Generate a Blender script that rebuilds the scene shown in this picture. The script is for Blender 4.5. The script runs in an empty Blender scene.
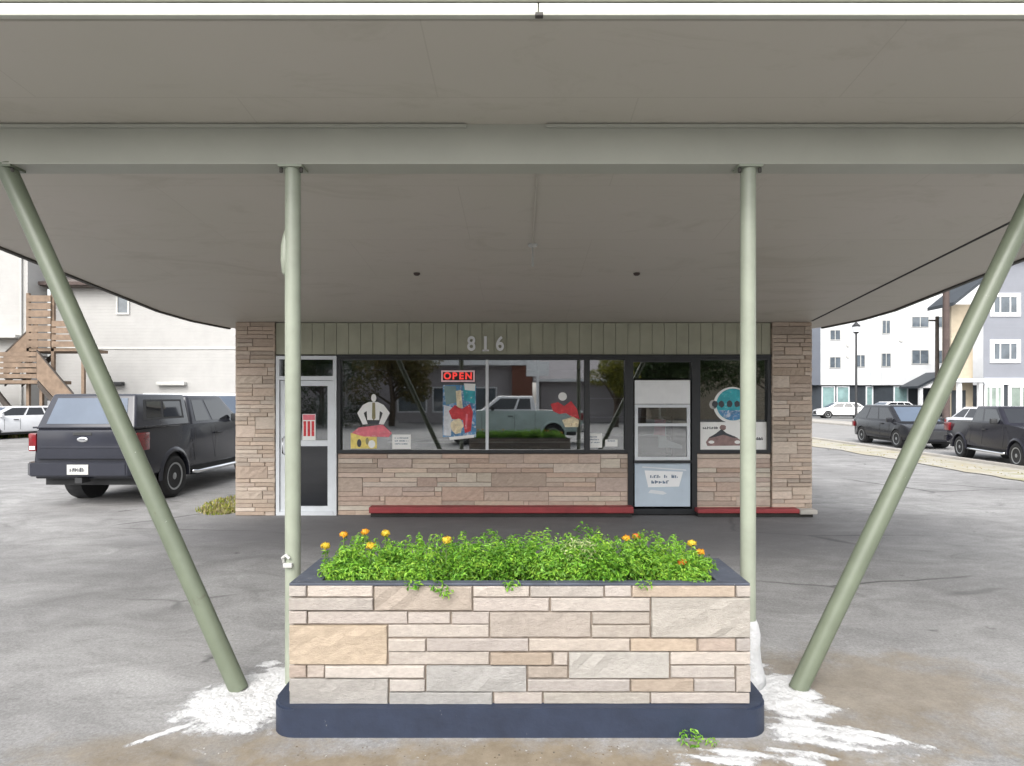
import bpy, bmesh, math, random
from mathutils import Vector, Matrix, noise
random.seed(7)
R = math.radians
sc = bpy.context.scene
COL = sc.collection

# ------------------------------------------------------------------ materials
def nt(name):
    m = bpy.data.materials.new(name); m.use_nodes = True
    t = m.node_tree; b = t.nodes['Principled BSDF']
    return m, t, b
def N(t, kind, **kw):
    n = t.nodes.new(kind)
    for k, v in kw.items():
        if k in n.inputs: n.inputs[k].default_value = v
        else: setattr(n, k, v)
    return n
def mixc(t, fac, a, b, mode='MIX'):
    n = t.nodes.new('ShaderNodeMix'); n.data_type = 'RGBA'; n.blend_type = mode
    for sock, val in ((n.inputs[0], fac), (n.inputs[6], a), (n.inputs[7], b)):
        if hasattr(val, 'type') and hasattr(val, 'links'): t.links.new(val, sock)
        elif isinstance(val, (int, float)): sock.default_value = val
        else: sock.default_value = (*val[:3], 1)
    return n.outputs[2]
def ramp(t, src, p0, p1, c0=(0, 0, 0), c1=(1, 1, 1)):
    n = t.nodes.new('ShaderNodeValToRGB')
    n.color_ramp.elements[0].position = p0; n.color_ramp.elements[0].color = (*c0, 1)
    n.color_ramp.elements[1].position = p1; n.color_ramp.elements[1].color = (*c1, 1)
    t.links.new(src, n.inputs[0]); return n.outputs[0]
def noise_n(t, scale, detail=5, rough=.6, vec=None, dist=0.0):
    n = N(t, 'ShaderNodeTexNoise', Scale=scale, Detail=detail, Roughness=rough, Distortion=dist)
    if vec is None:
        tc = t.nodes.new('ShaderNodeTexCoord'); vec = tc.outputs['Object']
    t.links.new(vec, n.inputs['Vector']); return n.outputs['Fac']
def coords(t, scale=(1, 1, 1), loc=(0, 0, 0)):
    tc = t.nodes.new('ShaderNodeTexCoord'); mp = t.nodes.new('ShaderNodeMapping')
    mp.inputs['Scale'].default_value = scale; mp.inputs['Location'].default_value = loc
    t.links.new(tc.outputs['Object'], mp.inputs['Vector']); return mp.outputs['Vector']
def bump(t, b, src, strength, dist=.01):
    n = N(t, 'ShaderNodeBump', Strength=strength, Distance=dist)
    t.links.new(src, n.inputs['Height']); t.links.new(n.outputs[0], b.inputs['Normal']); return n
def pm(name, col, rough=.6, var=.12, scale=4, bmp=.0, bscale=40, metal=0., coat=0., stain=None, spec=.5):
    m, t, b = nt(name)
    f = ramp(t, noise_n(t, scale), .3, .7)
    lo = tuple(c * (1 - var) for c in col); hi = tuple(min(1, c * (1 + var)) for c in col)
    c = mixc(t, f, lo, hi)
    if stain:
        s = ramp(t, noise_n(t, stain[1], 6, .7, None, .6), stain[2], stain[2] + .12)
        c = mixc(t, s, c, stain[0])
    t.links.new(c, b.inputs['Base Color'])
    b.inputs['Roughness'].default_value = rough; b.inputs['Metallic'].default_value = metal
    b.inputs['Coat Weight'].default_value = coat; b.inputs['Specular IOR Level'].default_value = spec
    if bmp: bump(t, b, noise_n(t, bscale), bmp)
    return m
def attr_mat(name, rough=.8, var=.25, scale=14, bmp=.4, bscale=60, tr=0., mottle=None, layered=False):
    """colour comes from each face's own colour (one per stone or per leaf)"""
    m, t, b = nt(name)
    a = t.nodes.new('ShaderNodeAttribute'); a.attribute_name = 'Col'
    v = coords(t, (1, 1, 2.6)) if layered else None
    f = ramp(t, noise_n(t, scale, 6, .65, v), .25, .75, (1 - var,) * 3, (1 + var * .6,) * 3)
    c = mixc(t, 1.0, a.outputs['Color'], f, 'MULTIPLY')
    if mottle:
        g = ramp(t, noise_n(t, 9, 7, .7, v, .8), .56, .72)
        c = mixc(t, g, c, mottle)
    t.links.new(c, b.inputs['Base Color']); b.inputs['Roughness'].default_value = rough
    b.inputs['Specular IOR Level'].default_value = .3
    if bmp: bump(t, b, noise_n(t, bscale, 6, .7, v), bmp, .012)
    if tr:
        tl = t.nodes.new('ShaderNodeBsdfTranslucent'); t.links.new(c, tl.inputs['Color'])
        mx = t.nodes.new('ShaderNodeMixShader'); mx.inputs[0].default_value = tr
        t.links.new(b.outputs[0], mx.inputs[1]); t.links.new(tl.outputs[0], mx.inputs[2])
        t.links.new(mx.outputs[0], t.nodes['Material Output'].inputs[0])
    return m
def glass_mat(name, refl=.14, tint=(.8, .84, .84), wav=.0):
    m, t, b = nt(name)
    t.nodes.remove(b)
    tr = t.nodes.new('ShaderNodeBsdfTransparent'); tr.inputs[0].default_value = (*tint, 1)
    gl = t.nodes.new('ShaderNodeBsdfGlossy'); gl.inputs['Roughness'].default_value = .015
    fr = t.nodes.new('ShaderNodeFresnel'); fr.inputs[0].default_value = 1.5
    ad = t.nodes.new('ShaderNodeMath'); ad.operation = 'MULTIPLY_ADD'; ad.use_clamp = True
    t.links.new(fr.outputs[0], ad.inputs[0]); ad.inputs[1].default_value = .9; ad.inputs[2].default_value = refl
    mx = t.nodes.new('ShaderNodeMixShader')
    t.links.new(ad.outputs[0], mx.inputs[0]); t.links.new(tr.outputs[0], mx.inputs[1]); t.links.new(gl.outputs[0], mx.inputs[2])
    t.links.new(mx.outputs[0], t.nodes['Material Output'].inputs[0])
    if wav:
        bp = N(t, 'ShaderNodeBump', Strength=wav, Distance=.01)
        t.links.new(noise_n(t, 1.6, 2, .4), bp.inputs['Height'])
        t.links.new(bp.outputs[0], gl.inputs['Normal'])
    return m
def emit_mat(name, col, s):
    m, t, b = nt(name)
    b.inputs['Base Color'].default_value = (*col, 1)
    b.inputs['Emission Color'].default_value = (*col, 1); b.inputs['Emission Strength'].default_value = s
    return m

M = {}
M['stone_light'] = attr_mat('pale_ashlar', .88, .2, 26, .8, 80, 0, None, True)
M['stone_tan'] = attr_mat('tan_ashlar', .85, .18, 14, .6, 60, 0, None, True)
M['mortar'] = pm('mortar', (.23, .19, .155), .95, .2, 20, .3)
M['mortar_shop'] = pm('shop_mortar', (.27, .22, .185), .95, .2, 20, .3)
M['navy'] = pm('navy_paint', (.019, .027, .05), .55, .2, 6, .25, 30, stain=((.07, .07, .075), 7, .68))
M['rim'] = pm('slate_paint', (.055, .063, .085), .6, .25, 9, .3, 40, stain=((.25, .25, .25), 8, .68))
M['soil'] = pm('soil', (.04, .028, .018), .95, .4, 30, .8)
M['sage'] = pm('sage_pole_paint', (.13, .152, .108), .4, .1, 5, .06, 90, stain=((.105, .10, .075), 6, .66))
M['sage_lit'] = pm('lit_sage_pole_paint', (.27, .295, .235), .4, .1, 5, .06, 90, stain=((.16, .16, .12), 6, .68))  # same pole green, lightened so the uprights' brighter light sits in the colour
M['beam'] = pm('grey_green_beam_paint', (.37, .375, .325), .5, .06, 1.6, .05, stain=((.31, .30, .26), 3, .68))
M['fascia'] = pm('cream_fascia', (.46, .47, .41), .5, .06, 3, .05, stain=((.42, .4, .33), 5, .72))
M['groove'] = pm('dark_gap', (.025, .024, .022), .9, .2, 5)
M['edge'] = pm('dark_drip_edge', (.06, .057, .05), .7, .2, 5)
M['white'] = pm('white_paint', (.80, .81, .82), .45, .05, 4)
M['alu'] = pm('white_aluminium', (.66, .69, .72), .35, .06, 5)
M['black'] = pm('black_frame', (.015, .017, .02), .4, .2, 6)
M['dark'] = pm('dark_plastic', (.025, .026, .028), .6, .2, 6)
M['glass'] = glass_mat('shop_glass', .26, (.82, .86, .87), .02)
M['red'] = pm('red_paint', (.26, .035, .04), .6, .2, 5, .2, stain=((.33, .22, .2), 9, .68))
M['interior'] = pm('interior_wall', (.3, .29, .26), .8, .1, 2)
M['interior_dark'] = pm('interior_floor', (.07, .07, .07), .7, .2, 3)
M['paper'] = pm('paper', (.8, .8, .78), .7, .04, 6)
M['poster_red'] = pm('poster_red', (.55, .03, .04), .5, .25, 9, stain=((.7, .5, .4), 18, .6))
M['poster_teal'] = pm('poster_teal', (.03, .36, .42), .5, .3, 7, stain=((.5, .6, .55), 14, .58))
M['poster_blue'] = pm('poster_blue', (.07, .22, .42), .5, .4, 9, stain=((.55, .6, .68), 12, .5))
M['poster_yellow'] = pm('poster_yellow', (.75, .6, .16), .5, .25, 12, stain=((.35, .3, .1), 20, .6))
M['poster_pink'] = pm('poster_pink', (.68, .16, .2), .5, .2, 9, stain=((.8, .6, .6), 14, .58))
M['poster_cream'] = pm('poster_cream', (.72, .62, .42), .5, .3, 14, stain=((.45, .25, .12), 22, .56))
M['ink'] = pm('dark_ink', (.05, .055, .065), .6, .2, 9)
M['ink_brown'] = pm('brown_ink', (.26, .17, .16), .6, .3, 9)
M['khaki'] = pm('khaki_ink', (.28, .25, .13), .6, .2, 9)
M['pale_blue'] = pm('pale_blue_panel', (.46, .54, .62), .45, .06, 3, stain=((.36, .42, .5), 4, .66))
M['ink_blue'] = pm('faded_blue_ink', (.14, .19, .27), .6, .3, 9)
M['neon'] = emit_mat('red_sign_letters', (.8, .05, .04), .3)
M['sign_border'] = emit_mat('pink_sign_border', (.7, .45, .47), .06)
M['curtain'] = pm('curtain', (.62, .64, .68), .8, .2, 12)
M['plaster'] = pm('white_spill', (.46, .465, .47), .85, .12, 9, 1.0, 45, stain=((.42, .42, .41), 8, .58))
def spill_mat():
    m, t, b = nt('scuffed_white_spill')
    c = mixc(t, ramp(t, noise_n(t, 7, 6, .7), .35, .7), (.60, .605, .61), (.50, .50, .50)); c = mixc(t, ramp(t, noise_n(t, 24, 5, .8), .64, .76), c, (.36, .35, .34))
    t.links.new(c, b.inputs['Base Color']); b.inputs['Roughness'].default_value = .9; bump(t, b, noise_n(t, 40, 6, .8), 1.0, .012)
    a = t.nodes.new('ShaderNodeAttribute'); a.attribute_name = 'Col'
    ad = N(t, 'ShaderNodeMath', operation='MULTIPLY_ADD'); ad.inputs[1].default_value = 1.6; ad.inputs[2].default_value = -.8
    t.links.new(noise_n(t, 32, 8, .85), ad.inputs[0])
    sm = N(t, 'ShaderNodeMath', operation='ADD'); t.links.new(ad.outputs[0], sm.inputs[0]); t.links.new(a.outputs['Fac'], sm.inputs[1])
    al = ramp(t, sm.outputs[0], .02, .62, (.0,) * 3, (1, 1, 1)); t.links.new(al, b.inputs['Alpha'])
    return m
M['spill'] = spill_mat()
M['leaf'] = attr_mat('leaf', .5, .15, 20, 0, 60, .35)
M['wood'] = pm('weathered_wood', (.175, .125, .088), .85, .3, 3, .3, 30)
M['wood_dark'] = pm('dark_stringer', (.055, .045, .038), .85, .3, 3)
M['pole'] = pm('utility_pole_wood', (.075, .055, .05), .9, .25, 3, .3)
M['siding_white'] = None
M['rubber'] = pm('tyre_rubber', (.018, .018, .019), .85, .25, 12, .2)
M['rim_metal'] = pm('wheel_alloy', (.34, .35, .36), .4, .1, 6, metal=.7)
M['rim_dark'] = pm('wheel_recess', (.2, .2, .21), .5, .2, 6, metal=.4)
M['chrome'] = pm('chrome', (.75, .76, .78), .15, .03, 5, metal=1)
M['truck'] = pm('charcoal_car_paint', (.028, .030, .040), .18, .08, 4, coat=.15, spec=.4)
M['paint_black'] = pm('black_car_paint', (.018, .018, .026), .16, .1, 4, coat=0, spec=.28)
M['paint_grey'] = pm('dark_grey_car_paint', (.02, .021, .025), .16, .1, 4, coat=0, spec=.28)
M['paint_white'] = pm('white_car_paint', (.78, .78, .79), .3, .03, 4, coat=.5)
M['paint_silver'] = pm('silver_car_paint', (.62, .63, .65), .3, .05, 4, coat=.5)
M['paint_teal'] = pm('teal_car_paint', (.42, .53, .50), .35, .12, 3, coat=.3)
M['carglass'] = pm('car_glass', (.014, .016, .02), .03, .1, 3, spec=.8)
M['capglass'] = pm('tinted_glass', (.085, .11, .15), .3, .1, 2, spec=.3)
M['tail'] = pm('red_lens', (.16, .008, .012), .2, .3, 12, coat=.5)
M['lens'] = pm('clear_lens', (.7, .72, .75), .15, .1, 12, coat=.5)
M['plate'] = pm('number_plate', (.48, .48, .46), .5, .1, 25)
M['asphalt_shingle'] = pm('roof_shingle', (.12, .1, .09), .9, .25, 6)
M['mauve'] = pm('mauve_grey_wall', (.40, .37, .38), .8, .08, 3)
M['brick_red'] = pm('red_brick', (.18, .075, .05), .85, .25, 12)
M['blue_wall'] = None
M['panel_teal'] = pm('teal_glass', (.2, .3, .3), .15, .3, 1.3, spec=.8)
M['panel_dark'] = pm('dark_cladding', (.03, .037, .045), .5, .2, 2)
M['tan_wall'] = pm('tan_cladding', (.42, .36, .27), .8, .1, 2)
M['pane_grey'] = pm('window_glass', (.1, .12, .14), .08, .4, 1.2, spec=.9)
M['pane_green'] = pm('window_glass_green', (.22, .27, .24), .1, .4, 1.1, spec=.9)
M['bark'] = pm('bark', (.1, .075, .055), .9, .3, 8, .5)
M['concrete'] = pm('concrete', (.38, .36, .33), .9, .12, 1.5, .2)
M['conduit'] = pm('grey_conduit', (.46, .46, .44), .5, .1, 6)

def chipped(m, col, thr):
    t = m.node_tree; b = t.nodes['Principled BSDF']; src = b.inputs['Base Color'].links[0].from_socket
    k = ramp(t, noise_n(t, 22, 5, .75, coords(t, (1, 1, .6))), thr, thr + .03)
    t.links.new(mixc(t, k, src, col), b.inputs['Base Color'])
chipped(M['sage'], (.42, .42, .38), .69); chipped(M['sage_lit'], (.42, .43, .38), .71); chipped(M['navy'], (.16, .16, .165), .68); chipped(M['rim'], (.22, .22, .22), .64)

def siding(name, col, pitch, depth=.25, vert=False, var=.06):
    m, t, b = nt(name)
    tc = t.nodes.new('ShaderNodeTexCoord'); sp = t.nodes.new('ShaderNodeSeparateXYZ')
    t.links.new(tc.outputs['Object'], sp.inputs[0])
    mm = N(t, 'ShaderNodeMath', operation='MULTIPLY'); mm.inputs[1].default_value = 1 / pitch
    t.links.new(sp.outputs['X' if vert else 'Z'], mm.inputs[0])
    fr = N(t, 'ShaderNodeMath', operation='FRACT'); t.links.new(mm.outputs[0], fr.inputs[0])
    f = ramp(t, noise_n(t, 1.2), .3, .7)
    c = mixc(t, f, tuple(x * (1 - var) for x in col), tuple(min(1, x * (1 + var)) for x in col))
    t.links.new(c, b.inputs['Base Color']); b.inputs['Roughness'].default_value = .65
    bump(t, b, fr.outputs[0], depth, .02)
    return m
M['siding_white'] = siding('white_lap_siding', (.37, .365, .355), .18, .7)
M['apartment_white'] = siding('white_board_wall', (.52, .53, .54), .2, .3)
M['blue_wall'] = siding('blue_grey_siding', (.205, .216, .245), .2, .3)
M['blue_dark'] = siding('slate_blue_siding', (.10, .112, .135), .2, .2)

def soffit_mat():
    m, t, b = nt('painted_soffit_boards')
    f = ramp(t, noise_n(t, .55, 4, .6), .3, .7)
    c = mixc(t, f, (.47, .445, .385), (.495, .46, .41))
    # faint panel joints of the plywood sheets and water stains
    br = t.nodes.new('ShaderNodeTexBrick')
    br.inputs['Scale'].default_value = 1.0; br.inputs['Mortar Size'].default_value = .004
    br.inputs['Brick Width'].default_value = 2.44; br.inputs['Row Height'].default_value = 1.22
    br.inputs['Color1'].default_value = (1, 1, 1, 1); br.inputs['Color2'].default_value = (.97, .97, .965, 1)
    br.inputs['Mortar'].default_value = (.80, .79, .77, 1)
    t.links.new(coords(t, (1, 1, 0), (.5, .33, 0)), br.inputs['Vector'])
    c = mixc(t, .6, c, br.outputs['Color'], 'MULTIPLY')
    s = ramp(t, noise_n(t, 1.3, 7, .7, coords(t, (.6, 1.6, 1)), 1.2), .54, .74)
    c = mixc(t, s, c, (.40, .375, .315))
    t.links.new(c, b.inputs['Base Color']); b.inputs['Roughness'].default_value = .55
    bump(t, b, noise_n(t, 2.2, 3, .5), .25, .02)
    return m
M['soffit'] = soffit_mat()

def ground_mat(name, base, light, dark, brown=True, cracks=True):
    m, t, b = nt(name)
    big = ramp(t, noise_n(t, .24, 8, .68, coords(t, (.75, 1.2, 1)), .8), .35, .66)
    c = mixc(t, big, base, light)
    mid = ramp(t, noise_n(t, 1.7, 9, .78, coords(t, (.8, 1.3, 1)), .7), .38, .7)
    c = mixc(t, mid, c, dark)
    fine = ramp(t, noise_n(t, 45, 6, .85), .3, .7, (.6,) * 3, (1.3,) * 3)
    c = mixc(t, 1.0, c, fine, 'MULTIPLY')
    peb = t.nodes.new('ShaderNodeTexVoronoi'); peb.inputs['Scale'].default_value = 85
    t.links.new(coords(t), peb.inputs['Vector'])
    pb = ramp(t, peb.outputs['Distance'], .05, .4, (1.15,) * 3, (.9,) * 3)
    c = mixc(t, .8, c, pb, 'MULTIPLY')
    if cracks:
        warp = t.nodes.new('ShaderNodeTexNoise'); warp.inputs['Scale'].default_value = 1.4; warp.inputs['Detail'].default_value = 5
        t.links.new(coords(t), warp.inputs['Vector'])
        v = mixc(t, .16, coords(t, (.6, 1.0, 1)), warp.outputs['Color'], 'ADD')
        vo = t.nodes.new('ShaderNodeTexVoronoi'); vo.feature = 'DISTANCE_TO_EDGE'; vo.inputs['Scale'].default_value = .42
        t.links.new(v, vo.inputs['Vector'])
        k = ramp(t, vo.outputs['Distance'], .003, .011, (1, 1, 1), (0, 0, 0))
        msk = ramp(t, noise_n(t, .35, 3, .5), .5, .58)
        k = mixc(t, 1.0, k, msk, 'MULTIPLY')
        c = mixc(t, k, c, tuple(x * .33 for x in base))
        spot = ramp(t, noise_n(t, 1.9, 4, .6), .68, .74)      # oil drips
        c = mixc(t, spot, c, tuple(x * .5 for x in dark))
    if brown:
        # soft-edged darker patch of asphalt in front of the shop
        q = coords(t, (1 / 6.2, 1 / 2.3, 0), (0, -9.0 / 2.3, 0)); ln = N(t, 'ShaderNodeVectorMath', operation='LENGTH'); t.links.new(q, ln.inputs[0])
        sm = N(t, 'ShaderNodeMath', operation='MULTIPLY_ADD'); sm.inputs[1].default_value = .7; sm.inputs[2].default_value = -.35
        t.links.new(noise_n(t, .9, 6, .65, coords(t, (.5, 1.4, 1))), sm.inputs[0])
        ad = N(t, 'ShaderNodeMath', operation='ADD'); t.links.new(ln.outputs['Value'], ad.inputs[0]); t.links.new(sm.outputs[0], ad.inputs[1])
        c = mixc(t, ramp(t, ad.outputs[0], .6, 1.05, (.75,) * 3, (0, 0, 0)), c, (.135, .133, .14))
        # damp brown earth washed round the posts and planter
        for (cx, cy, rx, ry, amt) in ((2.3, 4.0, 1.2, .8, .6), (.1, 3.1, 2.6, .42, .92), (-1.9, 3.3, .9, .3, .5)):
            q = coords(t, (1 / rx, 1 / ry, 0), (-cx / rx, -cy / ry, 0))
            ln = N(t, 'ShaderNodeVectorMath', operation='LENGTH'); t.links.new(q, ln.inputs[0])
            sm = N(t, 'ShaderNodeMath', operation='MULTIPLY_ADD'); sm.inputs[1].default_value = 2.2; sm.inputs[2].default_value = -1.1
            t.links.new(noise_n(t, 2.6, 7, .72), sm.inputs[0])
            ad = N(t, 'ShaderNodeMath', operation='ADD'); t.links.new(ln.outputs['Value'], ad.inputs[0]); t.links.new(sm.outputs[0], ad.inputs[1])
            k = ramp(t, ad.outputs[0], .45, 1.05, (amt,) * 3, (0, 0, 0))
            c = mixc(t, k, c, mixc(t, ramp(t, noise_n(t, 5, 7, .75), .35, .65), (.15, .118, .078), (.235, .195, .14)))
    t.links.new(c, b.inputs['Base Color'])
    rg = ramp(t, noise_n(t, .8, 4), .3, .7, (.78,) * 3, (.95,) * 3)
    t.links.new(rg, b.inputs['Roughness']); b.inputs['Specular IOR Level'].default_value = .3
    bump(t, b, noise_n(t, 90, 5, .8), .5, .006)
    return m
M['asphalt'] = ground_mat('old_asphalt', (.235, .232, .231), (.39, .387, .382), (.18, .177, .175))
M['asphalt_dark'] = ground_mat('darker_asphalt', (.17, .168, .172), (.205, .203, .206), (.14, .139, .143), False, False)
M['road'] = ground_mat('road_asphalt', (.3, .295, .29), (.35, .345, .34), (.25, .245, .24), False, False)
def verge_mat():
    m, t, b = nt('dry_verge')
    f = ramp(t, noise_n(t, 1.1, 7, .7), .4, .62)
    c = mixc(t, f, (.33, .3, .225), (.37, .36, .33))
    g = ramp(t, noise_n(t, .8, 6, .7), .56, .66)
    c = mixc(t, g, c, (.24, .235, .12))
    t.links.new(c, b.inputs['Base Color']); b.inputs['Roughness'].default_value = .95
    bump(t, b, noise_n(t, 30), .8); return m
M['verge'] = verge_mat()

# ------------------------------------------------------------------ object helpers
def tag(o, label, cat, group=None, kind=None):
    if label: o['label'] = label
    if cat: o['category'] = cat
    if group: o['group'] = group
    if kind: o['kind'] = kind
    return o
def thing(name, label, cat, loc=(0, 0, 0), rz=0, group=None):
    o = bpy.data.objects.new(name, None); COL.objects.link(o)
    o.location = loc; o.rotation_euler = (0, 0, rz); o.empty_display_size = .2
    return tag(o, label, cat, group)
def root_of(o):
    while o.parent: o = o.parent
    return o
def obj(name, bm, mats, parent=None, smooth=False, world=True, loc=None):
    """link bm as one mesh; bm in world coordinates unless world=False (then in the root's local frame)"""
    if not isinstance(mats, (list, tuple)): mats = [mats]
    if parent is not None and world:
        r = root_of(parent)
        mw = Matrix.Translation(r.location) @ r.rotation_euler.to_matrix().to_4x4()
        bm.transform(mw.inverted())
    if loc is not None: bm.transform(Matrix.Translation(-Vector(loc)))
    bmesh.ops.recalc_face_normals(bm, faces=bm.faces)
    me = bpy.data.meshes.new(name); bm.to_mesh(me); bm.free()
    for m in mats: me.materials.append(m)
    if smooth:
        for p in me.polygons: p.use_smooth = True
        if smooth != True:
            me.set_sharp_from_angle(angle=R(smooth))
    o = bpy.data.objects.new(name, me); COL.objects.link(o)
    if parent is not None: o.parent = parent
    if loc is not None: o.location = loc
    return o
def B(): return bmesh.new()
def face(bm, vs, mi=0):
    try:
        f = bm.faces.new(vs); f.material_index = mi; return f
    except ValueError: return None
def box(bm, x0, x1, y0, y1, z0, z1, mi=0, bev=0):
    v = [bm.verts.new(p) for p in ((x0, y0, z0), (x1, y0, z0), (x1, y1, z0), (x0, y1, z0), (x0, y0, z1), (x1, y0, z1), (x1, y1, z1), (x0, y1, z1))]
    fs = [face(bm, [v[i] for i in q], mi) for q in ((3, 2, 1, 0), (4, 5, 6, 7), (0, 1, 5, 4), (1, 2, 6, 5), (2, 3, 7, 6), (3, 0, 4, 7))]
    if bev:
        es = {e for f in fs for e in f.edges}
        bmesh.ops.bevel(bm, geom=list(es), offset=bev, segments=2, affect='EDGES', profile=.6)
    return bm
def bx(*a, **k): return box(B(), *a, **k)
def tube(bm, pts, r, n=10, mi=0, cap=True):
    pts = [Vector(p) for p in pts]; rings = []
    rs = r if isinstance(r, (list, tuple)) else [r] * len(pts)
    for i, p in enumerate(pts):
        d = (pts[min(i + 1, len(pts) - 1)] - pts[max(i - 1, 0)]).normalized()
        a = d.orthogonal().normalized() if abs(d.z) < .99 else Vector((1, 0, 0))
        if abs(d.z) < .99: a = d.cross(Vector((0, 0, 1))).normalized()
        b_ = d.cross(a).normalized()
        rings.append([bm.verts.new(p + (a * math.cos(2 * math.pi * k / n) + b_ * math.sin(2 * math.pi * k / n)) * rs[i]) for k in range(n)])
    for i in range(len(rings) - 1):
        for k in range(n): face(bm, [rings[i][k], rings[i][(k + 1) % n], rings[i + 1][(k + 1) % n], rings[i + 1][k]], mi)
    if cap:
        face(bm, rings[0][::-1], mi); face(bm, rings[-1], mi)
    return bm
def prism(bm, pts, axis, a0, a1, mi=0):
    """extrude a 2-D outline along axis x, y or z"""
    def P(p, a):
        return {'x': (a, p[0], p[1]), 'y': (p[0], a, p[1]), 'z': (p[0], p[1], a)}[axis]
    v0 = [bm.verts.new(P(p, a0)) for p in pts]; v1 = [bm.verts.new(P(p, a1)) for p in pts]
    face(bm, v0[::-1], mi); face(bm, v1, mi); n = len(pts)
    for i in range(n): face(bm, [v0[i], v0[(i + 1) % n], v1[(i + 1) % n], v1[i]], mi)
    return bm
def slab4(bm, q, t, mi=0):
    """a quad/polygon in space given thickness t along its normal"""
    q = [Vector(p) for p in q]
    n = (q[1] - q[0]).cross(q[2] - q[0]).normalized()
    a = [bm.verts.new(p) for p in q]; b_ = [bm.verts.new(p + n * t) for p in q]
    face(bm, a[::-1], mi); face(bm, b_, mi); k = len(q)
    for i in range(k): face(bm, [a[i], a[(i + 1) % k], b_[(i + 1) % k], b_[i]], mi)
    return bm
def lathe(bm, prof, n=24, axis='x', c=(0, 0, 0), mi=0):
    """prof: list of (along, radius)"""
    c = Vector(c); rings = []
    for a, r in prof:
        ring = []
        for k in range(n):
            s, co = math.sin(2 * math.pi * k / n) * r, math.cos(2 * math.pi * k / n) * r
            ring.append(bm.verts.new(c + Vector({'x': (a, s, co), 'y': (s, a, co), 'z': (s, co, a)}[axis])))
        rings.append(ring)
    for i in range(len(rings) - 1):
        for k in range(n): face(bm, [rings[i][k], rings[i][(k + 1) % n], rings[i + 1][(k + 1) % n], rings[i + 1][k]], mi)
    face(bm, rings[0][::-1], mi); face(bm, rings[-1], mi)
    return bm
def frame(bm, x0, x1, z0, z1, w, y0, y1, mi=0):
    """four butted bars round an opening in the x-z plane"""
    box(bm, x0, x0 + w, y0, y1, z0, z1, mi); box(bm, x1 - w, x1, y0, y1, z0, z1, mi)
    box(bm, x0 + w, x1 - w, y0, y1, z1 - w, z1, mi); box(bm, x0 + w, x1 - w, y0, y1, z0, z0 + w, mi)
    return bm
def text_bm(body, size, depth, bold=0.0, shear=0.):
    cu = bpy.data.curves.new('lettering', 'FONT'); cu.body = body; cu.size = size; cu.extrude = depth
    cu.align_x = 'CENTER'; cu.align_y = 'CENTER'; cu.offset = bold; cu.shear = shear
    o = bpy.data.objects.new('lettering', cu); COL.objects.link(o)
    dg = bpy.context.evaluated_depsgraph_get()
    me = bpy.data.meshes.new_from_object(o.evaluated_get(dg))
    bm = B(); bm.from_mesh(me)
    bpy.data.objects.remove(o); bpy.data.curves.remove(cu); bpy.data.meshes.remove(me)
    bm.transform(Matrix.Rotation(math.pi / 2, 4, 'X'))
    return bm
def merge(dst, src, mi=None):
    me = bpy.data.meshes.new('tmp'); src.to_mesh(me); src.free()
    n0 = len(dst.faces); dst.from_mesh(me); bpy.data.meshes.remove(me)
    if mi is not None:
        dst.faces.ensure_lookup_table()
        for f in dst.faces[n0:]: f.material_index = mi
    return dst
def copy_tree(o, parent=None):
    c = o.copy(); COL.objects.link(c); c.parent = parent
    for ch in list(o.children): copy_tree(ch, c)
    return c

# ------------------------------------------------------------------ stone facing
def ashlar(L, H, ch, lmin, lmax, tall=(.75, .2, .05), seed=1):
    """random coursed rubble layout: list of (u0, v0, u1, v1)"""
    rnd = random.Random(seed); cw = .04
    nu, nv = max(1, int(round(L / cw))), max(1, int(round(H / ch)))
    cu, cv = L / nu, H / nv
    occ = [[False] * nu for _ in range(nv)]; out = []
    for v in range(nv):
        u = 0
        while u < nu:
            if occ[v][u]: u += 1; continue
            ln = rnd.randint(int(lmin / cw), int(lmax / cw)); h = rnd.choices((1, 2, 3), tall)[0]
            h = min(h, nv - v)
            if h > 1: ln = max(ln, int(.3 / cw))
            e = u
            while e < nu and e - u < ln and not occ[v][e]: e += 1
            if nu - e < 3:
                while e < nu and not occ[v][e]: e += 1
            if e - u < 5: h = 1
            for vv in range(v, v + h):
                for uu in range(u, e): occ[vv][uu] = True
            out.append((u * cu, v * cv, e * cu, (v + h) * cv)); u = e
    return out
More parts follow.
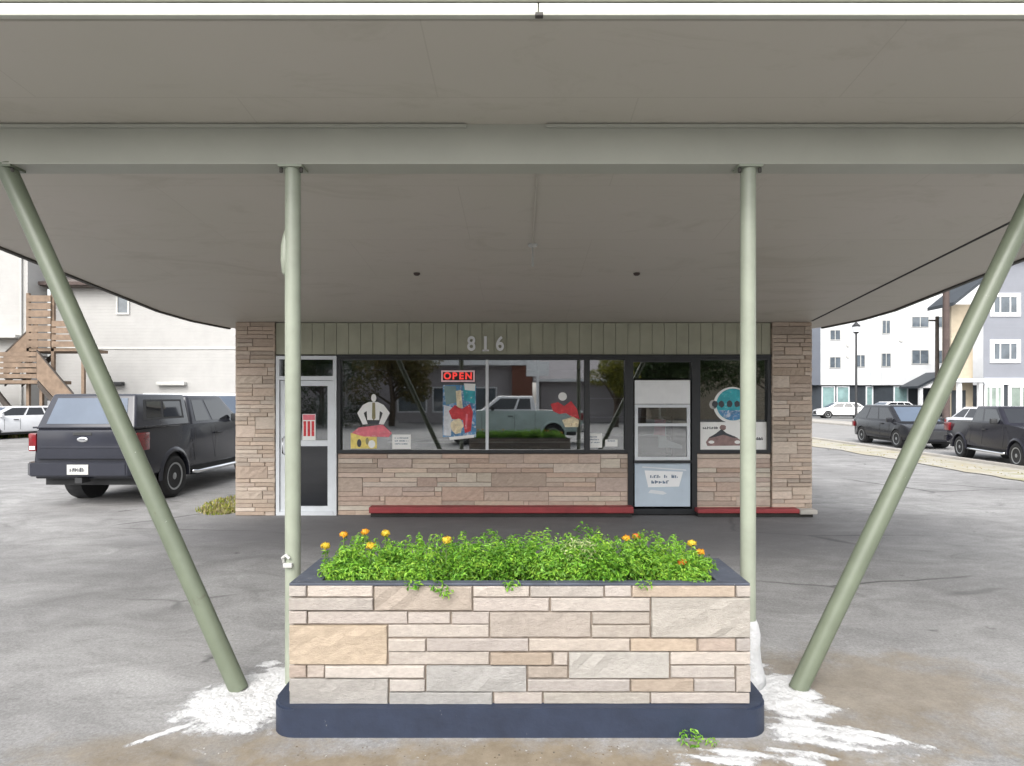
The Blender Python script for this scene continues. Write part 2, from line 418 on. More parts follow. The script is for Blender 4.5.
def stones(bm, rects, place, palette, gap=.008, proud=(.004, .014), seed=2, cols=None):
    """one chamfered block per rect; place(u, v, d) -> world point, d outwards"""
    lay = bm.loops.layers.float_color.get('Col') or bm.loops.layers.float_color.new('Col')
    rnd = random.Random(seed)
    for i, (u0, v0, u1, v1) in enumerate(rects):
        g = gap / 2; d = rnd.uniform(*proud); ch = .004
        big = (v1 - v0) > .11
        J = [(rnd.uniform(-.0022, .0022), rnd.uniform(-.0022, .0022)) for _ in range(4)]
        a = (u0 + g + J[0][0], v0 + g + J[0][1], u1 - g + J[1][0], v1 - g + J[1][1])
        vs0 = [bm.verts.new(place(u, v, -.02)) for u, v in ((a[0], a[1]), (a[2], a[1]), (a[2], a[3]), (a[0], a[3]))]
        vs1 = [bm.verts.new(place(u, v, d - ch)) for u, v in ((a[0], a[1]), (a[2], a[1]), (a[2], a[3]), (a[0], a[3]))]
        w = min(ch, (a[2] - a[0]) * .3)
        # broken front: a small grid with uneven depth
        nu = max(1, int((a[2] - a[0]) / .07)); nv = max(1, int((a[3] - a[1]) / .05))
        grid = []
        for jj in range(nv + 1):
            row = []
            for ii in range(nu + 1):
                u = a[0] + w + (a[2] - a[0] - 2 * w) * ii / nu; v = a[1] + w + (a[3] - a[1] - 2 * w) * jj / nv
                row.append(bm.verts.new(place(u, v, d + rnd.uniform(-.0028, .0028) * (2.2 if big else 1.2))))
            grid.append(row)
        fs = []
        for jj in range(nv):
            for ii in range(nu):
                fs.append(face(bm, [grid[jj][ii], grid[jj][ii + 1], grid[jj + 1][ii + 1], grid[jj + 1][ii]]))
        ringb = [grid[0][0], grid[0][-1], grid[-1][-1], grid[-1][0]]
        sides = [grid[0], [r_[-1] for r_ in grid], grid[-1][::-1], [r_[0] for r_ in grid][::-1]]
        for k in range(4):
            fs.append(face(bm, [vs0[k], vs0[(k + 1) % 4], vs1[(k + 1) % 4], vs1[k]]))
            fs.append(face(bm, [vs1[k], vs1[(k + 1) % 4]] + sides[k][::-1]))
        c = cols[i] if cols and cols[i] else rnd.choice(palette)
        s = rnd.uniform(.86, 1.1); h = rnd.uniform(-.006, .012)
        for f in fs:
            if f:
                for l in f.loops: l[lay] = (c[0] * s + h, c[1] * s, c[2] * s - h, 1)
    return bm
TAN = [(.33, .255, .20), (.37, .285, .225), (.30, .24, .19), (.36, .295, .24), (.39, .31, .25), (.31, .235, .185), (.34, .27, .22)]
PIER = [(.30, .225, .175), (.33, .25, .195), (.27, .21, .165), (.34, .27, .215), (.29, .22, .17), (.36, .28, .22)]
TAN = [tuple(min(.56, c * k) for c, k in zip(q, (1.6, 1.62, 1.70))) for q in TAN]; PIER = [tuple(c * k for c, k in zip(q, (1.6, 1.72, 1.82))) for q in PIER]
PALE = [tuple(c * .83 for c in q) for q in [(.51, .455, .41), (.53, .475, .425), (.49, .435, .395), (.54, .49, .445), (.48, .435, .40), (.50, .445, .39)]]

# ------------------------------------------------------------------ the setting
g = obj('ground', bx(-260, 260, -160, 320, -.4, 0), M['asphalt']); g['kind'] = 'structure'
def sheet(name, pts, z, m, kind='structure', top=None):
    bm = B(); prism(bm, pts, 'z', z - .003, z); o = obj(name, bm, m); o['kind'] = kind; return o
def wob(pts, amp, step, seed):
    out = []; n = len(pts)
    for i in range(n):
        a, b_ = Vector(pts[i]), Vector(pts[(i + 1) % n]); k = max(1, int((b_ - a).length / step))
        for j in range(k):
            p = a.lerp(b_, j / k); q = noise.noise_vector(Vector((p.x * .9 + seed, p.y * .9, seed)))
            out.append((p.x + q.x * amp, p.y + q.y * amp))
    return out
sheet('verge', [(13.095, -30), (13.095, 48)] + [(11.3 + .5 * noise.noise(Vector((0, y * .35, 2))) + .2 * noise.noise(Vector((0, y * 1.7, 3))), y) for y in [48 - k * .4 for k in range(196)]], .02, M['verge'])
sheet('road', [(13.25, -60), (21.5, -60), (21.5, 56), (13.25, 56)], .006, M['road'])
k_ = obj('kerb', bx(13.1, 13.25, -60, 48, -.1, .1, bev=.02), M['concrete']); k_['kind'] = 'structure'
sheet('pavement', [(21.7, -20), (24.5, -20), (24.5, 58), (21.7, 58)], .08, M['concrete'])
k_ = obj('kerb', bx(21.5, 21.7, -60, 58, -.1, .12, bev=.02), M['concrete']); k_['kind'] = 'structure'
sheet('street', [(-80, -17), (80, -17), (80, -9.5), (-80, -9.5)], .008, M['road'])

def blades(name, regions, n, hgt, cols, seed, w=.012):
    rnd = random.Random(seed); bm = B(); lay = bm.loops.layers.float_color.new('Col')
    for i in range(n):
        cx, cy, rx, ry = rnd.choice(regions)
        a = rnd.uniform(0, 6.283); r = math.sqrt(rnd.random())
        x, y = cx + rx * r * math.cos(a), cy + ry * r * math.sin(a)
        h = rnd.uniform(*hgt); t = rnd.uniform(0, 6.283); lean = rnd.uniform(.1, .7) * h
        dx, dy = math.cos(t) * w, math.sin(t) * w; lx, ly = -math.sin(t) * lean, math.cos(t) * lean
        v = [bm.verts.new(p) for p in ((x - dx, y - dy, 0), (x + dx, y + dy, 0), (x + dx * .7 + lx * .4, y + dy * .7 + ly * .4, h * .6), (x - dx * .7 + lx * .4, y - dy * .7 + ly * .4, h * .6), (x + lx, y + ly, h))]
        c = rnd.choice(cols); s = rnd.uniform(.7, 1.3)
        for f in (face(bm, v[:4]), face(bm, [v[3], v[2], v[4]])):
            for l in f.loops: l[lay] = (c[0] * s, c[1] * s, c[2] * s, 1)
    return bm
GR = [(.16, .2, .035), (.22, .23, .06), (.1, .15, .03)]; DRY = [(.36, .3, .15), (.3, .27, .13), (.4, .36, .2)]
o = obj('weeds', blades('w', [(-5.1, 10.55, .35, .45), (-4.95, 10.25, .3, .3), (-5.3, 11.2, .3, .6)], 1100, (.02, .075), [(.3, .34, .05), (.4, .38, .1), (.24, .3, .04)] + DRY, 4), M['leaf']); tag(o, 'yellow green weeds growing at the foot of the stone pier beside the charcoal pickup', 'weeds', kind='stuff')
o = obj('grass', blades('g', [(-27.5, 29.2, 4.5, 1.2)], 4000, (.12, .38), GR + DRY[:1], 5, .03), M['leaf']); tag(o, 'green and yellow grass strip below the wooden stairs', 'grass', kind='stuff')
o = obj('grass', blades('g', [(12.1, 13 + k * 1.6, .8, .9) for k in range(20)], 500, (.02, .05), DRY, 6, .03), M['leaf']); tag(o, 'dry straw coloured grass along the road verge', 'grass', kind='stuff')

# ------------------------------------------------------------------ the canopy
SL = .1
def sz(y): return 3.69 - SL * (y - 4.08)
can = thing('drive_in_canopy', 'wide flat grey canopy roof on four sage green poles in front of the shop', 'canopy', (0, 4.1, 0))
arc = lambda cx, cy, r, a0, a1, n: [(cx + r * math.cos(R(a0 + (a1 - a0) * i / n)), cy + r * math.sin(R(a0 + (a1 - a0) * i / n))) for i in range(n + 1)]
plan = [(-5.4, 3.115), (5.5, 3.115), (5.5, 9.15), (5.36, 9.75), (5.02, 10.35), (4.74, 10.6), (4.74, 15.62), (-4.62, 15.62), (-4.62, 10.55), (-4.85, 10.4), (-5.18, 9.85), (-5.34, 9.2)]
def slopeslab(pts, t0, t1):
    bm = B()
    a = [bm.verts.new((x, y, sz(y) + t0)) for x, y in pts]; b_ = [bm.verts.new((x, y, sz(y) + t1)) for x, y in pts]
    face(bm, a[::-1]); face(bm, b_); n = len(pts)
    for i in range(n): face(bm, [a[i], a[(i + 1) % n], b_[(i + 1) % n], b_[i]])
    return bm
obj('soffit', slopeslab(plan, 0, .05), M['soffit'], can)
obj('roof_deck', slopeslab(plan, .052, .22), M['fascia'], can)
# dark drip edge round the sides
bm = B()
outer = plan[2:]
rim_pts = plan[1:7]; 
def strip(pts, w, h, t):
    for i in range(len(pts) - 1):
        a, b_ = Vector(pts[i]), Vector(pts[i + 1]); d = (b_ - a).normalized(); n = Vector((d.y, -d.x)) * w
        q = [a, b_, b_ - n, a - n]
        v0 = [bm.verts.new((p.x, p.y, sz(p.y) - h)) for p in q]; v1 = [bm.verts.new((p.x, p.y, sz(p.y) + t)) for p in q]
        face(bm, v0[::-1]); face(bm, v1)
        for k in range(4): face(bm, [v0[k], v0[(k + 1) % 4], v1[(k + 1) % 4], v1[k]])
off = lambda p, s: p
strip([(5.502, 3.2), (5.502, 9.15), (5.362, 9.752), (5.022, 10.352)], -.05, .02, .25)
obj('drip_edge', bm, M['edge'], can); bm = B()
strip([(-4.852, 10.402), (-5.182, 9.852), (-5.342, 9.2), (-5.402, 3.2)], -.05, .02, .25)
obj('drip_edge', bm, M['edge'], can)
# seam on the street side of the soffit
bm = B()
v = [(4.50, 4.25), (4.535, 4.25), (4.665, 9.88), (4.63, 9.88)]
a = [bm.verts.new((x, y, sz(y) - .004)) for x, y in v]; b_ = [bm.verts.new((x, y, sz(y) + .002)) for x, y in v]
face(bm, a[::-1]); face(bm, b_)
for k in range(4): face(bm, [a[k], a[(k + 1) % 4], b_[(k + 1) % 4], b_[k]])
obj('soffit_seam', bm, M['groove'], can)
# front fascia: lit lower lip, shadow gap, upper board
z0 = 3.798
for xa, xb in ((-5.42, .09), (.094, 5.52)): obj('fascia_lip', bx(xa, xb, 3.075, 3.112, z0 - .004, z0 + .058, bev=.006), M['fascia'], can)
obj('fascia_gap', bx(-5.41, 5.51, 3.096, 3.112, z0 + .058, z0 + .074), M['groove'], can)
obj('fascia_board', bx(-5.42, 5.52, 3.08, 3.112, z0 + .074, z0 + .28, bev=.006), M['fascia'], can)
obj('gutter_clip', bx(.075, .115, 3.06, 3.09, z0 - .014, z0 + .004, bev=.004), M['edge'], can)
# beam
obj('beam', bx(-5.3, 5.4, 4.07, 4.2, 3.432, 3.695, bev=.008), M['beam'], can)
for xa, xb in ((-5.3, -.35), (.17, 5.4)): obj('beam_trim', bx(xa, xb, 4.048, 4.068, 3.664, 3.686, bev=.003), M['beam'], can)
obj('beam_lip', bx(-5.3, 5.4, 4.045, 4.225, 3.421, 3.431), M['beam'], can)
# columns
def column(x0, x1, r, pm_):
    bm = B(); p0, p1 = Vector((x0, 4.1 if x0 == x1 else 4.02, 0)), Vector((x1, 4.1, 3.425))
    tube(bm, [p0.lerp(p1, i / 6) for i in range(7)], r, 24)
    c = obj('column', bm, M[pm_], can, 40)
    bm = B(); s = .078
    box(bm, x1 - s, x1 + s, 4.04, 4.17, 3.405, 3.421); obj('head_plate', bm, M[pm_], c)
    for dx in (-.066, .066): obj('bolt', lathe(B(), [(3.375, .012), (3.404, .012)], 8, 'z', (x1 + dx, 4.07, 0)), M['edge'], c)
    return c
c1 = column(-1.502, -1.502, .05, 'sage_lit'); c2 = column(1.508, 1.508, .05, 'sage_lit')
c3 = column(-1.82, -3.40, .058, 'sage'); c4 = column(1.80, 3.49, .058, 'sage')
bm = B(); lathe(bm, [(2.70, .008), (2.72, .022), (2.8, .03), (2.9, .028), (2.96, .016), (3.0, .006)], 12, 'z', (-1.548, 4.09, 0))
obj('conduit_box', bm, M['sage_lit'], c1, True)
bm = B(); tube(bm, [(-1.545, 4.06, .82), (-1.55, 4.05, .85), (-1.52, 4.03, .872), (-1.50, 4.03, .85)], .011, 10)
box(bm, -1.54, -1.48, 4.02, 4.05, .79, .82, bev=.008); obj('hose_tap', bm, M['conduit'], c1, 40)
# lump of white coating at the base of the right upright
bm = B(); prof = []
rnd = random.Random(3)
lathe(bm, [(.0, .115), (.08, .10), (.18, .085), (.27, .08), (.34, .074), (.40, .064), (.43, .053)], 18, 'z', (1.512, 4.1, 0))
for v in bm.verts:
    q = noise.noise(v.co * 9) * .018; d = Vector((v.co.x - 1.512, v.co.y - 4.1, 0)); v.co += d.normalized() * q if d.length > 0 else Vector()
obj('coated_foot', bm, M['plaster'], c2, True)
# soffit fittings
bm = B(); lathe(bm, [(0, .03), (.008, .045), (.03, .05)], 16, 'z', (.13, 6.35, sz(6.35) - .03)); obj('soffit_rose', bm, M['conduit'], can, 30)
o = obj('pull_cord', lathe(B(), [(0, .007), (.015, .013), (.12, .011), (.15, .007), (.2, .006)], 10, 'z', (.13, 6.35, sz(6.35) - .23)), M['conduit'], can, True)
obj('conduit', tube(B(), [(.13, 4.22, sz(4.22) - .012), (.13, 6.3, sz(6.3) - .012)], .006, 8), M['soffit'], can)
for x, y in ((-1.22, 7.33), (1.38, 7.33)):
    obj('junction_cover', lathe(B(), [(0, .02), (.01, .035), (.03, .04)], 16, 'z', (x, y, sz(y) - .03)), M['pole'], can, 30)

# ------------------------------------------------------------------ the shop
shop = thing('drive_in_shop', 'low stone faced shop under the canopy with wide dark framed windows', 'shop', (.05, 10, 0))
XL, XR = -4.56, 4.68
def facing(name, L, H, place, ch, lmin, lmax, pal, m, seed, tall=(.75, .2, .05), parent=None):
    bm = B(); stones(bm, ashlar(L, H, ch, lmin, lmax, tall, seed), place, pal, .008, (.004, .013), seed); return obj(name, bm, m, parent)
def pier(x0, x1, y0, depth, seed):
    H = sz(y0 + depth) - .0
    H = sz(y0 + depth / 2)
    bm = B(); prism(bm, [(y0 + .014, 0), (y0 + depth, 0), (y0 + depth, sz(y0 + depth) - .001), (y0 + .014, sz(y0) - .001)], 'x', x0 + .024, x1 - .024)
    p = obj('stone_pier', bm, M['mortar_shop'], shop)
    h = sz(y0 + depth) - .01; bm = B(); tl = (.88, .1, .02)
    stones(bm, ashlar(x1 - x0, sz(y0) - .006, .066, .2, .55, tl, seed), lambda u, v, d: Vector((x0 + u, y0 - d + .003, v)), PIER, .008, (.003, .013), seed)
    stones(bm, ashlar(depth, h, .066, .2, .55, tl, seed + 1), lambda u, v, d: Vector((x0 + .012 - d, y0 + depth - u, v)), PIER, .008, (.003, .012), seed)
    stones(bm, ashlar(depth, h, .066, .2, .55, tl, seed + 2), lambda u, v, d: Vector((x1 - .012 + d, y0 + u, v)), PIER, .008, (.003, .012), seed)
    obj('stone_facing', bm, M['stone_tan'], p)
pier(XL, -3.925, 9.93, .9, 11); pier(4.035, XR, 9.93, .9, 21)
def lowwall(x0, x1, seed):
    p = obj('low_wall', bx(x0, x1, 9.988, 10.2, 0, .985), M['mortar_shop'], shop)
    facing('stone_facing', x1 - x0, .985, lambda u, v, d: Vector((x0 + u, 9.978 - d, v)), .078, .3, .95, TAN, M['stone_tan'], seed, (.78, .18, .04), p)
lowwall(-2.93, 1.735, 31); lowwall(2.845, 4.03, 41)
# vertical board fascia
bm = B(); x = -3.92; rnd = random.Random(5)
while x < 4.03:
    w = .195; x2 = min(x + w, 4.03); box(bm, x, x2 - .007, 9.955 + rnd.uniform(0, .003), 9.99, 2.585, 3.09); x = x2
box(bm, -3.92, 4.03, 9.985, 10.05, 2.585, 3.085)
M['boards'] = pm('sage_boards', (.36, .36, .275), .6, .1, 3, .15, 50)
M['boards_trim'] = M['black']
obj('fascia_boards', bm, M['boards'], shop)
obj('header_trim', bx(-2.94, 4.03, 9.93, 9.984, 2.548, 2.582), M['black'], shop)
# body of the shop
for x0, x1 in ((XL + .02, XL + .2), (XR - .2, XR - .02)): obj('side_wall', prism(B(), [(10.83, 0), (15.5, 0), (15.5, sz(15.5) - .002), (10.83, sz(10.83) - .002)], 'x', x0, x1), M['interior'], shop)
obj('back_wall', bx(XL + .2, XR - .2, 15.3, 15.5, 0, sz(15.3) - .004), M['interior'], shop)
obj('shop_floor', bx(XL + .2, XR - .2, 10.2, 15.3, -.1, .02), M['interior_dark'], shop)
# windows
GY0, GY1 = 10.02, 10.028
def shopwin(x0, x1, z0, z1, mull, bars=.05):
    w = obj('window', frame(B(), x0, x1, z0, z1, bars, 9.955, 10.06), M['black'], shop)
    xs = [x0 + bars] + [m[0] for m in mull] + [x1 - bars]
    for mx, mw, mm in mull: obj('mullion', bx(mx - mw / 2, mx + mw / 2, 9.958, 10.058, z0 + bars, z1 - bars), M[mm], w)
    for i in range(len(xs) - 1):
        a = xs[i] + (mull[i - 1][1] / 2 if i > 0 else 0); b_ = xs[i + 1] - (mull[i][1] / 2 if i < len(mull) else 0)
        obj('pane', bx(a, b_, GY0, GY1, z0 + bars, z1 - bars), M['glass'], w)
shopwin(-2.935, 1.735, 1.0, 2.548, [(-.53, .045, 'alu'), (1.08, .085, 'black')])
shopwin(2.845, 4.03, 1.0, 2.548, [])
# entrance door on the left
ent = obj('entrance_door', B(), M['alu'], shop)
bm = B(); frame(bm, -3.915, -2.945, 0, 2.56, .055, 9.94, 10.06); box(bm, -3.86, -3.0, 9.943, 10.057, 2.17, 2.235)
obj('door_frame', bm, M['alu'], ent)
obj('transom_pane', bx(-3.858, -3.002, GY0, GY1, 2.237, 2.503), M['glass'], ent)
bm = B(); frame(bm, -3.852, -3.008, .06, 2.162, .085, 9.965, 10.02); box(bm, -3.765, -3.095, 9.968, 10.017, 1.11, 1.2)
obj('door_leaf', bm, M['alu'], ent)
obj('pane', bx(-3.765, -3.095, 9.99, 9.996, 1.202, 2.075), M['glass'], ent)
obj('kick_panel', bx(-3.765, -3.095, 9.985, 10.0, .147, 1.108), M['carglass'], ent)
bm = B(); tube(bm, [(-3.79, 9.965, .98), (-3.79, 9.9, 1.0), (-3.79, 9.9, 1.24), (-3.79, 9.965, 1.26)], .012, 8); obj('pull_handle', bm, M['chrome'], ent, True)
obj('threshold', bx(-3.86, -3.0, 9.93, 10.06, .003, .058), M['alu'], ent)
# walk up service hatch
hat = obj('service_hatch', frame(B(), 1.735, 2.845, .02, 2.548, .085, 9.95, 10.07), M['black'], shop)
obj('upper_pane', bx(1.825, 2.755, GY0, GY1, 2.20, 2.46), M['glass'], hat)
obj('header_panel', bx(1.845, 2.735, 9.965, 10.01, 1.79, 2.17), M['white'], hat)
bm = B(); frame(bm, 1.845, 2.735, .885, 1.78, .05, 9.962, 10.01); box(bm, 1.895, 2.685, 9.968, 10.005, 1.43, 1.475)
obj('sash_frame', bm, M['alu'], hat)
obj('pane', bx(1.895, 2.685, 9.99, 9.995, .935, 1.43), M['glass'], hat); obj('pane', bx(1.895, 2.685, 9.985, 9.99, 1.475, 1.73), M['glass'], hat)
obj('shelf', bx(1.82, 2.76, 9.90, 9.962, .845, .882, bev=.006), M['black'], hat)
lp = obj('lower_panel', bx(1.845, 2.735, 9.965, 10.01, .14, .84), M['pale_blue'], hat)
bm = B(); prism(bm, [(2.0, .72), (2.62, .70), (2.555, .46), (2.06, .45)], 'y', 9.961, 9.964); obj('cup_emblem', bm, M['white'], lp)
bm = B(); rnd = random.Random(9)
def squiggles(bm, x0, x1, z, h, y0, y1, rnd, wmin=.022, wmax=.04):
    x = x0
    while x < x1:
        w = rnd.uniform(wmin, wmax)
        if rnd.random() > .12:
            hh = h * rnd.uniform(.75, 1)
            box(bm, x, x + w * .38, y0, y1, z, z + hh); k = rnd.random()
            if k < .7: box(bm, x + w * .385, x + w * .8, y0 + .0003, y1, z + hh * rnd.choice((.0, .42, .8)), z + hh * rnd.choice((.2, .58, 1)) + .004)
            if k > .35: box(bm, x + w * .6, x + w * .84, y0 - .0003, y1, z + h * .05, z + hh * rnd.uniform(.5, 1))
        x += w
squiggles(bm, 2.09, 2.52, .60, .055, 9.9585, 9.9608, rnd, .05, .065); squiggles(bm, 2.11, 2.45, .51, .05, 9.9585, 9.9608, rnd, .05, .065)
obj('lettering', bm, M['ink_blue'], lp)
bm = B(); prism(bm, [(1.96, .765), (2.68, .715), (2.66, .735), (1.97, .785)], 'y', 9.9615, 9.964); prism(bm, [(2.06, .36), (2.3, .33), (2.36, .35), (2.3, .385), (2.1, .41)], 'y', 9.9615, 9.964)
obj('emblem_rim', bm, M['alu'], lp)
# house number
num = thing('address_numerals', 'white house number 816 fixed on the sage boards above the windows', 'house number', (-.52, 9.95, 2.72))
for ch, px in (('8', 471.5), ('1', 485.5), ('6', 500)):
    cx = (px - 520) / 62.2
    bm = text_bm(ch, .30, .012, .0065); bm.transform(Matrix.Diagonal((.92 if ch != '1' else 1, 1, 1.06, 1)))
    if ch == '1': box(bm, -.05, .055, -.012, .012, -.112, -.085)
    bm.transform(Matrix.Translation((cx, 9.94, 2.745))); obj('digit', bm, M['white'], num)

# inside the shop
cnt = thing('counter', 'long dark counter inside the shop behind the windows', 'counter', (-.5, 12.6, .02))
obj('cabinet', bx(-2.6, 1.6, 12.4, 13.0, .02, .98, bev=.01), M['interior_dark'], cnt); obj('worktop', bx(-2.65, 1.65, 12.35, 13.05, .982, 1.02, bev=.006), M['conduit'], cnt)
sh = thing('shelving', 'tall dark shelf unit against the back wall of the shop', 'shelves', (2.6, 15, .02))
for xx in (1.6, 3.6): obj('upright', bx(xx, xx + .04, 14.8, 15.28, .02, 1.95), M['dark'], sh)
for z in (.5, .95, 1.4, 1.85): obj('shelf', bx(1.642, 3.598, 14.8, 15.28, z, z + .03), M['conduit'], sh)
def curtain(x0, x1, y, z0, z1, label):
    bm = B(); n = 24; a = []; b_ = []
    for i in range(n + 1):
        x = x0 + (x1 - x0) * i / n; yy = y + .02 * math.sin(i * 1.3)
        a.append(bm.verts.new((x, yy, z0))); b_.append(bm.verts.new((x, yy, z1)))
    for i in range(n): face(bm, [a[i], a[i + 1], b_[i + 1], b_[i]])
    bmesh.ops.solidify(bm, geom=bm.faces[:], thickness=.004)
    tag(obj('curtain', bm, M['curtain'], None, True), label, 'curtain')
curtain(-3.34, -3.06, 10.16, 1.2, 2.44, 'pale folded curtain hanging inside the white glass entrance door')
curtain(-2.87, -2.76, 10.14, 1.7, 2.46, 'narrow pale curtain hanging inside the window next to the entrance door')
# signs and stickers in the windows
PY = 10.015
def X(px): return (px - 520) / 61.8
def Z(py): return 1.9 + (397 - py) / 61.8
def card(name, label, cat, x0, x1, y0, y1, m, y=PY, group=None):
    e = thing(name, label, cat, (X((x0 + x1) / 2), y, Z(y1)), 0, group)
    obj('board', bx(X(x0), X(x1), y, y + .004, Z(y1), Z(y0)), m, e); return e
def blob(cx, cy, rx, ry, n=18, seed=0, wv=.0):
    rnd = random.Random(seed); return [(X(cx + rx * math.cos(2 * math.pi * i / n) * (1 + rnd.uniform(-wv, wv))), Z(cy + ry * math.sin(2 * math.pi * i / n) * (1 + rnd.uniform(-wv, wv)))) for i in range(n)]
def poly(name, e, pts, m, lift=1, y=PY):
    bm = B(); prism(bm, pts, 'y', y - .0015 * lift, y - .0015 * lift + .0012); return obj(name, bm, m, e)
PX = lambda *p: [(X(a), Z(b)) for a, b in p]
e = thing('open_sign', 'red OPEN sign with pale border hung high in the window', 'sign', (X(458), 10.01, Z(382)))
obj('housing', bx(X(441), X(475.5), 9.995, 10.018, Z(382.5), Z(370), bev=.01), M['dark'], e)
obj('border', frame(B(), X(441.5), X(475), Z(382), Z(370.5), .026, 9.99, 9.9945), M['sign_border'], e)
for ch, px in (('O', 447.6), ('P', 454.9), ('E', 461.6), ('N', 468.8)):
    bm = text_bm(ch, .15, .002, .006); bm.transform(Matrix.Translation((X(px), 9.9925, Z(376.3)))); obj('letter', bm, M['neon'], e)
e = card('food_poster', 'tall colourful food poster below the red OPEN sign', 'poster', 443, 476, 385, 437, M['poster_blue'])
poly('picture', e, PX((444, 386), (456, 386), (458, 402), (446, 405)), M['panel_teal']); poly('picture', e, PX((463, 386), (475.5, 386), (475, 404), (464, 400)), M['poster_teal'])
poly('picture', e, PX((464, 383.5), (475.5, 384), (475, 391), (465, 390)), M['paper'], 2)
poly('picture', e, PX((456, 391), (461, 390), (463, 408), (457, 408)), M['poster_cream'], 2)
poly('picture', e, PX((444, 405), (452, 407), (451, 436), (443.5, 435)), M['curtain'])
poly('picture', e, PX((449, 411), (455, 405), (462, 409), (470, 404), (473, 412), (471, 431), (465, 433), (463, 420), (452, 419)), M['poster_red'], 2)
poly('picture', e, blob(457, 426, 6, 8, 14, 2, .15), M['poster_cream'], 3); poly('picture', e, PX((466, 414), (468, 414), (467, 429), (465, 429)), M['poster_pink'], 3)
poly('caption', e, PX((449, 437), (474, 434.5), (474, 437.5), (450, 440)), M['paper'], 2)
e = thing('shirt_sticker', 'white sticker of a shirt and khaki tie with arms on hips', 'sticker', (X(374), PY, Z(425)))
poly('shirt', e, PX((369, 402), (378, 402), (384, 405), (390, 413), (384, 424.5), (379, 424), (383, 413), (380, 411), (379.5, 420), (367.5, 420), (367, 411), (364, 413), (368, 424), (363, 424.5), (357.5, 413), (363, 405)), M['paper'])
poly('collar', e, blob(374, 398, 2.6, 4, 12), M['paper']); poly('tie', e, PX((372.6, 402.5), (375.4, 402.5), (375.8, 418), (374, 420.5), (372.2, 418)), M['khaki'], 2)
poly('belt', e, PX((367.5, 421), (379.5, 421), (379.5, 424), (367.5, 424)), M['ink'], 1)
e = card('menu_sign', 'yellow and pink paper sign in the bottom corner of the window', 'sign', 351, 377, 433, 448.5, M['poster_yellow'])
poly('ribbon', e, PX((359, 427.5), (383, 424.5), (392, 433), (389, 437), (364, 436.5), (352, 433)), M['poster_pink'], 2)
poly('picture', e, blob(359.5, 443, 2.2, 4), M['ink'], 2); poly('picture', e, blob(367.5, 441, 1.6, 3.6), M['khaki'], 2); poly('picture', e, blob(372, 444, 3.5, 4), M['paper'], 2)
def notice(label, x0, x1, y0, y1, seed, lines=3):
    e = card('paper_notice', label, 'notice', x0, x1, y0, y1, M['paper'])
    rnd = random.Random(seed); bm = B(); h = (y1 - y0)
    for k in range(lines):
        z = Z(y0 + h * (.28 + .2 * k)); squiggles(bm, X(x0 + 2.5), X(x1 - 2.5 - rnd.uniform(0, 3)), z, .022, PY - .002, PY - .0008, rnd, .012, .02)
    obj('lettering', bm, M['ink_blue'], e)
notice('white paper notice beside the yellow and pink sign', 392.5, 411, 434.5, 449, 1)
notice('square white paper notice left of the black window post', 585.5, 602, 433.5, 447.5, 2)
notice('small low white slip beside the square paper notice', 605, 617.5, 439.5, 446.5, 3, 1)
e = thing('lobster_sticker', 'red claw shaped sticker with white round top on the middle window', 'sticker', (X(567), PY, Z(425)))
poly('claw', e, PX((550.5, 404), (558, 402), (564, 406), (571, 401), (577, 409), (579.5, 419), (572, 417), (566, 413), (559, 414), (553, 411)), M['poster_red'])
poly('ball', e, blob(562.5, 396.5, 4.3, 4.2), M['paper']); poly('base', e, PX((562, 420), (573, 416.5), (579, 420), (578, 427), (565, 427)), M['poster_cream'], 2)
e = thing('round_sticker', 'round teal sticker on the window beside the stone pier', 'sticker', (X(732), PY, Z(423)))
poly('disc', e, blob(732, 405, 19, 18, 36), M['paper'], 1); poly('disc', e, blob(732.5, 404.5, 16.5, 16, 36), M['poster_teal'], 2)
poly('band', e, [p for p in blob(732.5, 405, 15.5, 15.2, 36) if p[1] < Z(408)], M['poster_blue'], 3)
poly('tab', e, blob(713, 404.5, 4, 4.6, 14), M['conduit'], 1)
for cx in (714.5, 721, 729, 736.5):
    obj('letter', prism(B(), blob(cx, 404, 2.9, 3.4, 12, int(cx), .15), 'y', PY - .0062, PY - .005), M['ink'], e)
e = card('mountain_sign', 'white picture sign with brown ridge drawing under the round teal sticker', 'sign', 696.8, 766.5, 422, 449.5, M['paper'])
poly('drawing', e, PX((705.5, 442), (709, 437), (715, 434), (721, 433), (727, 435), (734, 436), (740, 440), (741, 445.5), (707, 445.8)), M['ink_brown'])
poly('drawing', e, PX((708, 438.3), (716, 433), (721, 429), (726, 433), (738, 438), (732, 437.5), (723, 434.6), (714, 437)), M['ink'], 2)
poly('drawing', e, blob(722.5, 427.5, 3.2, 2.8, 12, 1, .1), M['ink_brown'], 2); poly('drawing', e, blob(711, 442, 3, 1.6, 10), M['paper'], 3); poly('drawing', e, blob(737, 442, 3, 1.8, 10), M['paper'], 3)
bm = B(); squiggles(bm, X(700.5), X(716), Z(429), .04, PY - .002, PY - .0008, random.Random(4), .03, .04); obj('lettering', bm, M['ink'], e)
bm = B(); squiggles(bm, X(752), X(763), Z(440), .05, PY - .002, PY - .0008, random.Random(6), .03, .04); obj('lettering', bm, M['ink'], e)
e = card('door_poster', 'small red and white poster taped inside the entrance door', 'poster', 303.5, 316.5, 414, 440, M['paper'], 9.984)
poly('picture', e, PX((304, 414.5), (316, 414.5), (316, 420), (304, 420)), M['poster_pink'], 1, 9.984)
for k in range(3): poly('picture', e, PX((304.5 + k * 4, 421), (307.3 + k * 4, 421), (307.3 + k * 4, 436), (304.5 + k * 4, 436)), M['poster_red'], 1, 9.984)
e = thing('hatch_display', 'pink and white hanging display behind the service hatch glass', 'display', (X(661), 10.2, 1.0))
